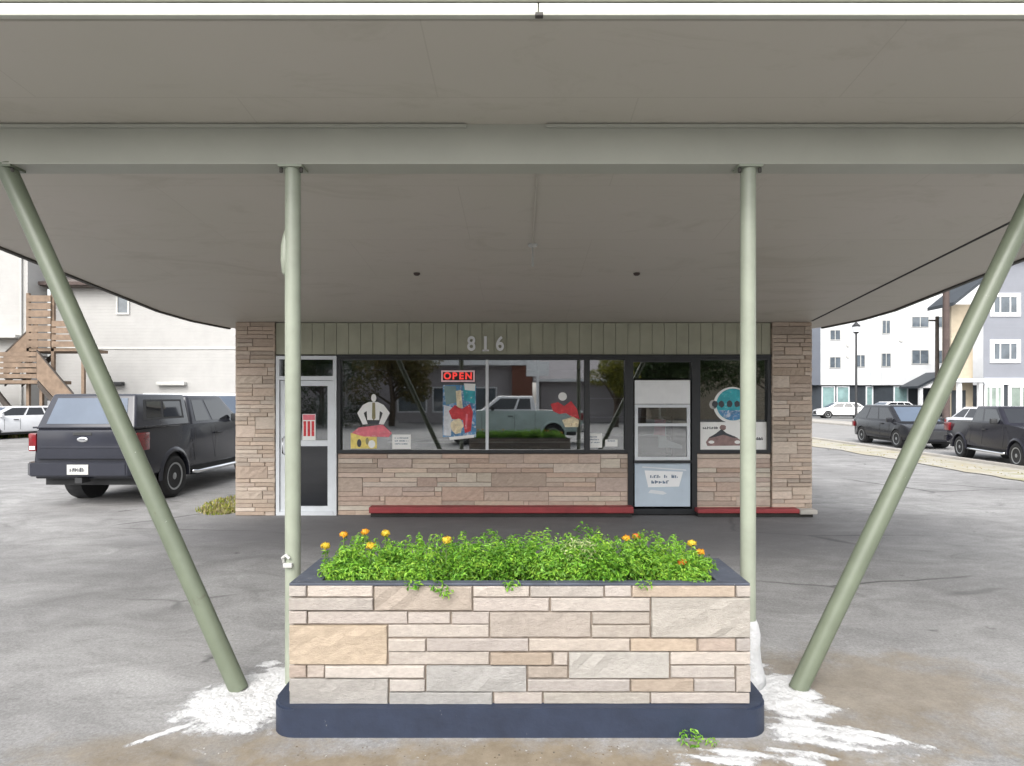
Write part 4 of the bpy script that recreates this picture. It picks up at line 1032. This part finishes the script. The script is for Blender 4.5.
def car(name, label, cat, loc, rz, paint, L=4.6, hw=.9, H=1.65, zt=1.02, hood=.95, suv=True, van=False):
    t = thing(name, label, cat, loc, rz); y0, y1 = -L / 2, L / 2; P = M[paint]
    r = .34; wy = (y0 + .86, y1 - .9)
    hd = y1 - hood
    top = [(y0 + .06, .62), (y0, .82), (y0 + .06, zt), (y0 + .4, zt + .02), (hd, zt + .0), (hd + hood * .6, zt - .12), (y1 - .1, zt - .22), (y1, zt - .4), (y1 + .01, .5)]
    b = obj('body', body_bm(top, .3, y0 + .08, y1, wy, .4, hw, .06, .05, .12), P, t, 40, False)
    for yc in wy:
        for s in (1, -1):
            wheel(t, s * (hw - .105), yc, r, .21)
            obj('arch_liner', lathe(B(), [(s * (hw - .09), .385), (s * (hw - .34), .385)], 20, 'x', (0, yc, .37)), M['dark'], b, False, False)
    obj('chassis', bx(-hw + .15, hw - .15, y0 + .3, y1 - .3, .2, .34), M['dark'], t, False, False)
    if suv: g_ = Green(y0 + .06, hd + .16, hw - .05, zt - .02, y0 + .66, hd - .78, hw - .24, H - .03)
    else: g_ = Green(y0 + .45, hd + .1, hw - .05, zt - .02, y0 + 1.15, hd - .75, hw - .24, H - .03)
    cab = obj('cabin', g_.bm(.08), P, b, 35, False)
    for s in ('r', 'l'):
        obj('window', g_.panel(s, [(.06, .14), (.3, .14), (.3, .86), (.1, .8)]), M['carglass'], cab, False, False)
        obj('window', g_.panel(s, SQ(.33, .58, .14, .86)), M['carglass'], cab, False, False)
        obj('window', g_.panel(s, [(.61, .14), (.94, .14), (.9, .86), (.61, .86)]), M['carglass'], cab, False, False)
    obj('windscreen', g_.panel('f', SQ(.07, .93, .08, .9)), M['capglass'], cab, False, False)
    obj('rear_window', g_.panel('b', SQ(.09, .91, .2, .88)), M['carglass'], cab, False, False)
    for y in (wy[0] + .5, (wy[0] + wy[1]) / 2 + .15, wy[1] - .48): seam(b, hw - .003, y, .42, zt - .1)
    handle(b, hw - .01, (wy[0] + wy[1]) / 2 + .22, .86); mirror(b, hw - .05, hd - .35, zt - .02, paint)
    for s in (1, -1):
        obj('headlight', bx(min(s * (hw - .42), s * (hw - .13)), max(s * (hw - .42), s * (hw - .13)), y1 - .17, y1 + .006, zt - .4, zt - .26, bev=.02), M['lens'], t, 40, False)
        obj('tail_light', bx(min(s * (hw - .28), s * (hw - .05)), max(s * (hw - .28), s * (hw - .05)), y0 - .01, y0 + .16, zt - .3, zt - .08, bev=.02), M['tail'], t, 40, False)
    obj('grille', bx(-hw + .44, hw - .44, y1 - .05, y1 + .015, zt - .46, zt - .3, bev=.01), M['dark'], t, False, False)
    obj('lower_grille', bx(-hw + .3, hw - .3, y1 - .05, y1 + .02, .36, .5, bev=.01), M['dark'], t, False, False)
    obj('number_plate', bx(-.17, .17, y0 - .018, y0 + .03, .62, .74), M['plate'], t, False, False)
    return t
pickup('pickup_truck', 'charcoal pickup truck with matching bed cap parked beside the shop', (-7.48, 10.62 + 2.85, 0), 0, 'truck', None, True, 5.7, .93, 'dark')
pickup('pickup_truck', 'black pickup truck with open bed parked along the road kerb', (14.25, 17.9, .006), math.pi - .2, 'paint_black', None, False, 5.7, .93, 'dark').scale = (.84, .84, .84)
pickup('pickup_truck', 'old two tone teal and white pickup truck parked across from the shop windows', (-.2, -5.6, 0), math.pi / 2, 'paint_teal', 'paint_white', False, 5.4, .92)
car('suv', 'black crossover with big windscreen parked along the road kerb', 'SUV', (15.0, 24.4, .006), math.pi - .05, 'paint_grey', 4.35, .9, 1.6, .96)
car('parked_car', 'silver hatchback parked below the wooden stairs', 'car', (-23.6, 28.8, 0), R(158), 'paint_silver', 4.3, .87, 1.5)
car('parked_van', 'white people carrier parked ahead of the charcoal pickup', 'van', (-10.4, 20.5, 0), R(-100), 'paint_white', 4.9, .95, 2.05, 1.15)
car('parked_car', 'white saloon car nearest the stone pier in the far car park', 'car', (28.8, 55.5, 0), R(78), 'paint_white', 4.5, .88, 1.45, .95, .95, False)
car('parked_car', 'white hatchback behind the street lamp in the far car park', 'car', (32.1, 54.0, 0), R(100), 'paint_white', 4.3, .88, 1.52)
car('parked_car', 'pale silver saloon partly hidden behind the black pickup', 'car', (19.6, 25.5, .006), R(175), 'paint_silver', 4.5, .88, 1.5, .98, .95, False)
car('suv', 'silver SUV parked beyond the black pickup', 'SUV', (20.3, 20.6, .006), 0, 'paint_silver', 4.6, .9, 1.75)

# ------------------------------------------------------------------ buildings
def bwin(b, x, z, w, h, y, fm='white', pmat='pane_grey', fw=.1, bars=0):
    f = obj('window', frame(B(), x - w / 2, x + w / 2, z - h / 2, z + h / 2, fw, y - .07, y + .02), M[fm], b)
    p = obj('pane', bx(x - w / 2 + fw, x + w / 2 - fw, y - .03, y - .004, z - h / 2 + fw, z + h / 2 - fw), M[pmat], f)
    if bars:
        for k in range(1, bars + 1):
            xx = x - w / 2 + w * k / (bars + 1); obj('glazing_bar', bx(xx - .03, xx + .03, y - .05, y - .031, z - h / 2 + fw, z + h / 2 - fw), M[fm], f)
# left: two storey white building with brown eave
b = thing('white_building', 'two storey white sided building with brown eave behind the charcoal pickup', 'building', (-18, 35, 0))
obj('wall', bx(-26.5, -9, 35, 46, 0, 8.05), M['siding_white'], b)
bm = B(); prism(bm, [(34.35, 8.05), (46.6, 8.05), (46.6, 8.3), (40.5, 10.2), (34.35, 8.3)], 'x', -26.9, -8.6); obj('roof', bm, M['asphalt_shingle'], b)
obj('gutter', bx(-26.9, -8.6, 34.22, 34.345, 8.1, 8.28), M['pole'], b)
obj('trim_band', bx(-26.5, -9, 34.955, 34.995, 4.6, 4.72), M['conduit'], b)
bwin(b, -22.4, 7.15, .75, 1.2, 35, 'conduit'); 
for x in (-19.6, -23.1): obj('wall_vent', bx(x - .8, x + .8, 34.7, 34.99, 2.55, 2.75, bev=.04), M['conduit' if x > -21 else 'dark'], b)
b = thing('white_building', 'taller white building behind the wooden stairs', 'building', (-33, 33, 0))
obj('wall', bx(-44, -26.6, 33.5, 34.9, 0, 12), M['siding_white'], b)
obj('roof', bx(-44.3, -26.3, 33.2, 35.1, 12.0, 12.25), M['asphalt_shingle'], b)
bwin(b, -29.2, 7.6, 1.0, 1.3, 33.5, 'conduit'); obj('downpipe', tube(B(), [(-26.9, 33.42, 0), (-26.9, 33.42, 12)], .05, 8), M['conduit'], b)
obj('awning', bx(-33, -26.7, 32.8, 33.495, 5.05, 5.2), M['conduit'], b)
# wooden stairs
st = thing('wooden_stairs', 'weathered wooden stairs and landings with solid board railings', 'stairs', (-24, 30.5, 0))
def planks(name, x0, x1, y0, y1, z0, z1, n, parent=st, m='wood'):
    bm = B()
    for k in range(n):
        a = z0 + (z1 - z0) * k / n; box(bm, x0, x1, y0, y1, a + .03, a + (z1 - z0) / n - .03)
    return obj(name, bm, M[m], parent)
obj('landing', bx(-31, -23.3, 30, 32.2, 2.55, 2.72), M['wood'], st)
planks('railing', -31, -23.35, 29.93, 29.99, 2.78, 4.1, 5)
obj('landing', bx(-24.2, -21.4, 30.4, 32.2, 4.15, 4.3), M['wood'], st)
planks('privacy_screen', -24.1, -22.95, 30.3, 30.36, 4.32, 6.9, 7)
planks('railing', -22.9, -21.4, 30.3, 30.36, 4.32, 5.65, 4)
for x, z in ((-26.9, 2.55), (-23.5, 2.55), (-24.15, 7.0), (-22.93, 7.0), (-21.45, 5.7), (-30.5, 2.55)): obj('post', bx(x - .07, x + .07, 30.4, 30.54, 0, z), M['wood'], st)
def flight(x0, z0, x1, z1, y0, y1, n):
    bm = B(); prism(bm, [(x0, z0), (x0, z0 - .32), (x1, z1 - .32), (x1, z1)], 'y', y0 - .06, y0); obj('stringer', bm, M['wood_dark'], st)
    bm = B(); prism(bm, [(x0, z0), (x0, z0 - .32), (x1, z1 - .32), (x1, z1)], 'y', y1, y1 + .06); obj('stringer', bm, M['wood_dark'], st)
    for k in range(n):
        f = (k + .5) / n; x = x0 + (x1 - x0) * f; z = z0 + (z1 - z0) * f; obj('step', bx(x - .16, x + .16, y0, y1, z - .03, z + .02), M['wood_dark'], st)
    bm = B(); prism(bm, [(x0, z0 + 1.4), (x0, z0 + .1), (x1, z1 + .1), (x1, z1 + 1.25)], 'y', y0 - .12, y0 - .065); obj('railing', bm, M['wood'], st)
    bm = B(); prism(bm, [(x0, z0 + 1.48), (x0, z0 + 1.4), (x1, z1 + 1.25), (x1, z1 + 1.33)], 'y', y0 - .14, y0 - .05); obj('handrail', bm, M['wood_dark'], st)
flight(-23.3, 2.7, -21.2, .35, 30.0, 31.1, 12)
flight(-24.2, 4.25, -25.9, 2.75, 31.2, 32.2, 8)
bm = B(); prism(bm, [(-26.0, 2.5), (-25.7, 2.5), (-24.2, .6), (-24.5, .6)], 'y', 30.2, 30.35); obj('brace', bm, M['wood_dark'], st)
# right: white apartments
b = thing('apartment_block', 'white three storey apartment block with dark ground floor cladding', 'apartment block', (34, 60, 0))
obj('wall', bx(28.9, 47, 60, 72, 3.05, 14.6), M['apartment_white'], b)
obj('parapet', bx(28.8, 47.1, 59.9, 72.1, 14.6, 14.8), M['alu'], b)
obj('blue_bay', bx(24, 28.88, 59.6, 72, 3.05, 14.6), M['blue_dark'], b); obj('blue_bay', bx(33.9, 34.75, 59.7, 59.99, 3.05, 14.6), M['alu'], b)
obj('ground_floor', bx(24, 47, 60.3, 72, 0, 3.05), M['panel_dark'], b)
S60 = 620 / 60
def P60(px, py): return (px - 520) / S60, 1.9 + (397 - py) / S60
for px, py, w, h in ((835, 335, .9, .9), (835, 362.5, .95, 1.0), (860.5, 361, .75, 1.1), (886, 327, .7, 1.2), (886, 360, .8, 1.2), (920, 322, 1.45, .95), (920, 357, 1.45, 1.25), (835, 307, .9, .9), (886, 297, .8, 1.2), (945, 322, 1.4, 1), (945, 357, 1.4, 1.2)):
    x, z = P60(px, py); bwin(b, x, z, w * 1.15, h * 1.1, 60, 'conduit', 'pane_grey', .05, 1)
for px, py in ((848, 345), (848, 356), (901, 340)):
    x, z = P60(px, py); obj('round_vent', lathe(B(), [(59.93, .2), (59.995, .23)], 16, 'y', (x, 0, z)), M['conduit'], b, 30)
for x0, x1 in ((29.3, 30.6), (30.75, 32.0), (33.6, 34.3), (36.3, 37.7)):
    f = obj('shop_window', frame(B(), x0, x1, .1, 2.95, .1, 60.2, 60.298), M['alu'], b); obj('pane', bx(x0 + .1, x1 - .1, 60.25, 60.27, .2, 2.85), M['panel_teal'], f)
pr = obj('porch', bx(37.0, 41.6, 57.4, 60, 2.75, 2.9), M['white'], b)
bm = B(); prism(bm, [(36.7, 2.9), (39.3, 4.25), (41.9, 2.9), (41.9, 2.7), (39.3, 4.02), (36.7, 2.7)], 'y', 57.2, 60); obj('porch_roof', bm, M['panel_dark'], pr)
bm = B(); prism(bm, [(37.0, 2.9), (39.3, 4.0), (41.6, 2.9)], 'y', 57.42, 57.5); obj('gable', bm, M['white'], pr)
for x in (37.2, 38.6, 40, 41.4): obj('porch_post', bx(x - .14, x + .14, 57.45, 57.75, 0, 2.75), M['white'], pr)
# right: blue grey apartments
b = thing('apartment_block', 'blue grey sided apartment block with white trimmed windows beyond the road', 'apartment block', (33, 36, 0))
obj('wall', prism(B(), [(26.9, 36), (46, 36), (58, 50), (38.5, 50)], 'z', 3.0, 10.0), M['blue_wall'], b)
obj('roof', prism(B(), [(26.6, 35.5), (46.4, 35.5), (58.6, 50.4), (38.4, 50.4)], 'z', 10.0, 10.25), M['white'], b)
obj('ground_floor', prism(B(), [(27, 36.05), (45.9, 36.05), (57.9, 49.9), (38.6, 49.9)], 'z', 0, 3.0), M['panel_dark'], b); obj('trim_band', bx(26.9, 46, 35.93, 35.998, 2.62, 3.0), M['alu'], b)
obj('side_bay', bx(25.6, 26.88, 36.8, 37.6, 0, 7.4), M['tan_wall'], b)
bm = B(); prism(bm, [(24.9, 7.15), (27.7, 9.4), (27.7, 9.6), (24.9, 7.35)], 'y', 35.6, 37.9); obj('shed_roof', bm, M['panel_dark'], b)
for x, z in ((28.15, 4.55), (28.15, 7.25), (32.5, 4.55), (32.5, 7.25), (37, 4.55), (37, 7.25)): bwin(b, x, z, 1.75, 1.35, 36, 'white', 'pane_grey', .22, 2)
for x0, x1 in ((26.95, 28.05), (28.35, 30.6), (30.9, 33)):
    f = obj('shop_window', frame(B(), x0, x1, .3, 2.6, .14, 35.95, 36.04), M['white'], b); obj('pane', bx(x0 + .14, x1 - .14, 36.0, 36.03, .44, 2.46), M['pane_green'], f)
    for k in (1, 2): obj('glazing_bar', bx(x0 + (x1 - x0) * k / 3 - .05, x0 + (x1 - x0) * k / 3 + .05, 35.96, 35.999, .44, 2.46), M['white'], f)
obj('door', bx(25.6, 26.4, 36.72, 36.79, .1, 2.3), M['panel_dark'], b)
for x in (25.35, 26.55): obj('porch_post', bx(x - .1, x + .1, 35.7, 35.9, 0, 2.75), M['white'], b)
obj('porch_roof', bx(25.0, 26.88, 35.5, 36.795, 2.75, 2.95), M['alu'], b)
# street furniture
e = thing('street_lamp', 'black street lamp post with lantern head in front of the white apartments', 'street lamp', (24.4, 45, 0))
obj('post', lathe(B(), [(0, .16), (.5, .14), (.6, .09), (6.5, .06)], 12, 'z', (24.4, 45, 0)), M['dark'], e, 40)
obj('lantern', lathe(B(), [(6.5, .1), (6.6, .2), (7.0, .26), (7.05, .3), (7.25, .12), (7.35, .04)], 10, 'z', (24.4, 45, 0)), M['dark'], e, 30)
obj('globe', lathe(B(), [(6.62, .215), (6.98, .27)], 10, 'z', (24.4, 45, 0)), M['lens'], e, 30)
e = thing('utility_pole', 'tall dark wooden utility pole beyond the road', 'utility pole', (20.7 + 1.2, 31.5, 0))
x, y = 21.65, 31.5
obj('shaft', tube(B(), [(x, y, 0), (x, y, 12.5)], [.17, .13], 12), M['pole'], e, 40); obj('crossarm', bx(x - 1.2, x + 1.2, y - .06, y + .06, 11.6, 11.75), M['pole'], e)
e = thing('utility_pole', 'short brown pole with a bracket beside the tall utility pole', 'utility pole', (25.7, 38.5, 0))
obj('shaft', tube(B(), [(25.9, 38.5, 0), (25.9, 38.5, 6.9)], [.13, .1], 10), M['wood_dark'], e, 40); obj('bracket', bx(25.4, 25.9, 38.45, 38.55, 6.6, 6.7), M['wood_dark'], e)
def cable(p, q, sag, label):
    p, q = Vector(p), Vector(q); pts = []
    for i in range(21):
        f = i / 20; v = p.lerp(q, f); v.z -= sag * 4 * f * (1 - f); pts.append(v)
    tag(obj('power_line', tube(B(), pts, .018, 6), M['dark'], None, True), label, 'power line', 'overhead power lines')
cable((20.9, 31.5, 11.75), (30, 70, 13.5), .8, 'upper overhead cable running from the pole crossarm over the white apartments')
cable((22.5, 31.5, 11.75), (46, 40, 11.8), .5, 'overhead cable running from the pole crossarm over the blue apartments')
cable((21.65, 31.5, 9.4), (33, 60, 10.2), .6, 'lower overhead cable ending on the wall of the white apartments')

# ------------------------------------------------------------------ across the street (seen mirrored in the shop windows)
b = thing('drive_in_shop', 'low building with white fascia and red brick pier across the street', 'building', (-4, -26, 0))
obj('wall', bx(-9, .4, -34, -26, 0, 4.2), M['mauve'], b); obj('fascia', bx(-9.6, .9, -34.4, -24.6, 4.2, 4.75), M['white'], b)
obj('brick_pier', bx(-.6, .9, -25.9, -24.9, 0, 4.19), M['brick_red'], b)
for x in (-8, -5.4, -2.8): bwin(b, x, 1.7, 2.2, 1.9, -26, 'white', 'pane_grey', .1, 1); 
for o in b.children:
    if o.name.startswith('window'):
        o.rotation_euler = (0, 0, 0)
for o in list(b.children):
    if o.name.startswith('window'): o.location.y += .06
b = thing('house', 'mauve grey house with low pitched roof across the street', 'house', (4, -27, 0))
obj('wall', bx(1.6, 9.5, -36, -27, 0, 3.2), M['mauve'], b)
bm = B(); prism(bm, [(-26.2, 3.2), (-31.5, 6.4), (-36.8, 3.2)], 'x', 1.0, 10.1); obj('roof', bm, M['mauve'], b)
obj('eave', bx(1.0, 10.1, -26.25, -26.1, 3.05, 3.25), M['white'], b)
e = thing('sign_post', 'white metal sign post at the street edge', 'sign', (1.1, -18.5, 0))
obj('post', tube(B(), [(1.1, -18.5, 0), (1.1, -18.5, 4.6)], .09, 10), M['white'], e, 40); obj('sign_panel', bx(.4, 1.8, -18.56, -18.44, 3.2, 4.1, bev=.02), M['white'], e)
def tree(label, x, y, H, crown, cols, n, seed, leaf=.16):
    rnd = random.Random(seed); e = thing('street_tree', label, 'tree', (x, y, 0), 0, 'trees across the street')
    bm = B(); tube(bm, [(x, y, 0), (x + .1, y, H * .25), (x - .05, y + .1, H * .5), (x + .1, y, H * .85)], [.22, .17, .12, .03], 10)
    tips = []
    for k in range(9):
        a = rnd.uniform(0, 6.28); z0_ = H * rnd.uniform(.22, .5); r = crown * rnd.uniform(.5, .95); p = (x + r * math.cos(a), y + r * math.sin(a), z0_ + H * rnd.uniform(.12, .3)); tips.append(p)
        tube(bm, [(x, y, z0_), ((x + p[0]) / 2, (y + p[1]) / 2, (z0_ + p[2]) / 2 + .15), p], [.08, .05, .015], 7)
    obj('trunk', bm, M['bark'], e, True)
    bm = B(); lay = bm.loops.layers.float_color.new('Col')
    for p in tips + [(x + rnd.uniform(-.5, .5) * crown, y + rnd.uniform(-.5, .5) * crown, H * rnd.uniform(.55, .95)) for _ in range(10)]:
        leafcloud(bm, lay, p, (crown * .45, crown * .45, crown * .36), n // 19, leaf, cols, rnd)
    obj('crown', bm, M['leaf'], e)
YG, OB, DG = [(.2, .2, .03), (.26, .24, .04), (.14, .16, .03)], [(.13, .11, .04), (.17, .13, .05), (.1, .1, .03)], [(.04, .07, .02), (.06, .09, .03), (.035, .055, .02)]
b = thing('sky_backdrop', 'long plain grey building added behind the street trees to close off the sky', 'building', (-25, -33, 0))  # added backdrop, keeps the sky out of the window reflections
obj('wall', bx(-46, -10, -42, -32, 0, 8.5), M['mauve'], b); obj('roof', bx(-46.3, -9.8, -42.3, -31.7, 8.5, 8.8), M['asphalt_shingle'], b)
for x in (-40, -34, -28, -22, -16): obj('window', bx(x - 1.1, x + 1.1, -31.995, -31.94, 4.6, 6.4), M['pane_grey'], b)
b = thing('sky_backdrop', 'tan building with dark windows added behind the last dark green tree to close off the sky', 'building', (25, -33, 0))  # second added backdrop, blocks reflected sky on the other side
obj('wall', bx(11, 44, -42, -32, 0, 9), M['tan_wall'], b); obj('roof', bx(10.8, 44.2, -42.3, -31.7, 9, 9.3), M['asphalt_shingle'], b)
for x in (15, 21, 27, 33): obj('window', bx(x - 1.1, x + 1.1, -31.995, -31.94, 4.8, 6.6), M['pane_grey'], b)
tree('yellow green broad tree behind the sign post', 6.0, -19, 4.9, 1.6, YG, 5200, 31, .24)
tree('olive brown tree near the low white fascia building', -8.4, -20.5, 6.4, 2.6, OB, 6500, 32, .28)
tree('dark green tree furthest along the street beyond the mauve house', 11.5, -21, 6.4, 3.0, DG, 6500, 33, .3)
tree('large dark green tree beside the olive brown tree', -13.5, -22, 7.5, 3.4, DG, 7000, 34, .3)
tree('dark green tree in front of the mauve house door', 8.6, -23.5, 4.6, 2.0, DG, 5000, 35, .26)
tree('tall dark green tree at the far end of the street trees', -19.5, -22, 8, 3.6, DG, 7000, 36, .32)
tree('broad dark green tree at the other far end of the street trees', 17.5, -22, 7.5, 3.6, DG, 7000, 37, .32)

rnd = random.Random(41); bm = B(); lay = bm.loops.layers.float_color.new('Col')
for i in range(60):
    leafcloud(bm, lay, (-24 + i * .25, -18.6 + rnd.uniform(-.25, .25), 1.0), (.5, .6, 1.0 + rnd.uniform(-.1, .2)), 110, .2, DG, rnd, .02)
tag(obj('hedge', bm, M['leaf']), 'long clipped dark green hedge across the street mirrored at the entrance door', 'hedge')

# ------------------------------------------------------------------ light, sky, camera
SUN_EL, SUN_AZ = 43, 195     # azimuth: direction the light comes from, clockwise from +Y
w = bpy.data.worlds.new('World'); sc.world = w; w.use_nodes = True; t = w.node_tree
sky = t.nodes.new('ShaderNodeTexSky'); sky.sky_type = 'NISHITA'; sky.sun_disc = False
sky.sun_elevation = R(SUN_EL); sky.sun_rotation = R(SUN_AZ); sky.dust_density = 4; sky.air_density = 1.2; sky.ozone_density = 1
hs = t.nodes.new('ShaderNodeHueSaturation'); hs.inputs['Saturation'].default_value = .22
t.links.new(sky.outputs[0], hs.inputs['Color']); bg = t.nodes['Background']
t.links.new(hs.outputs[0], bg.inputs[0]); bg.inputs[1].default_value = .15
sl = bpy.data.lights.new('sun', 'SUN'); sl.energy = .9; sl.angle = R(55); sl.color = (1, .97, .93)
so = bpy.data.objects.new('sun', sl); COL.objects.link(so); so.location = (0, -10, 30)
az, el = R(SUN_AZ), R(SUN_EL)
d = Vector((math.sin(az) * math.cos(el), math.cos(az) * math.cos(el), math.sin(el)))
so.rotation_euler = (-d).to_track_quat('-Z', 'Y').to_euler()
cam = bpy.data.cameras.new('camera'); co = bpy.data.objects.new('camera', cam); COL.objects.link(co)
co.location = (0, 0, 1.9); co.rotation_euler = (math.pi / 2, 0, 0)
cam.sensor_width = 36; cam.lens = 36 * 620 / 1024; cam.shift_x = -8 / 1024; cam.shift_y = 14 / 1024
cam.clip_start = .05; cam.clip_end = 900
sc.camera = co
vs = sc.view_settings; vs.view_transform = 'Standard'; vs.look = 'None'; vs.exposure = 1.28; vs.gamma = 1; vs.use_curve_mapping = False
sc.cycles.max_bounces = 8; sc.cycles.diffuse_bounces = 5; sc.cycles.transparent_max_bounces = 12
sc.cycles.use_denoising = True
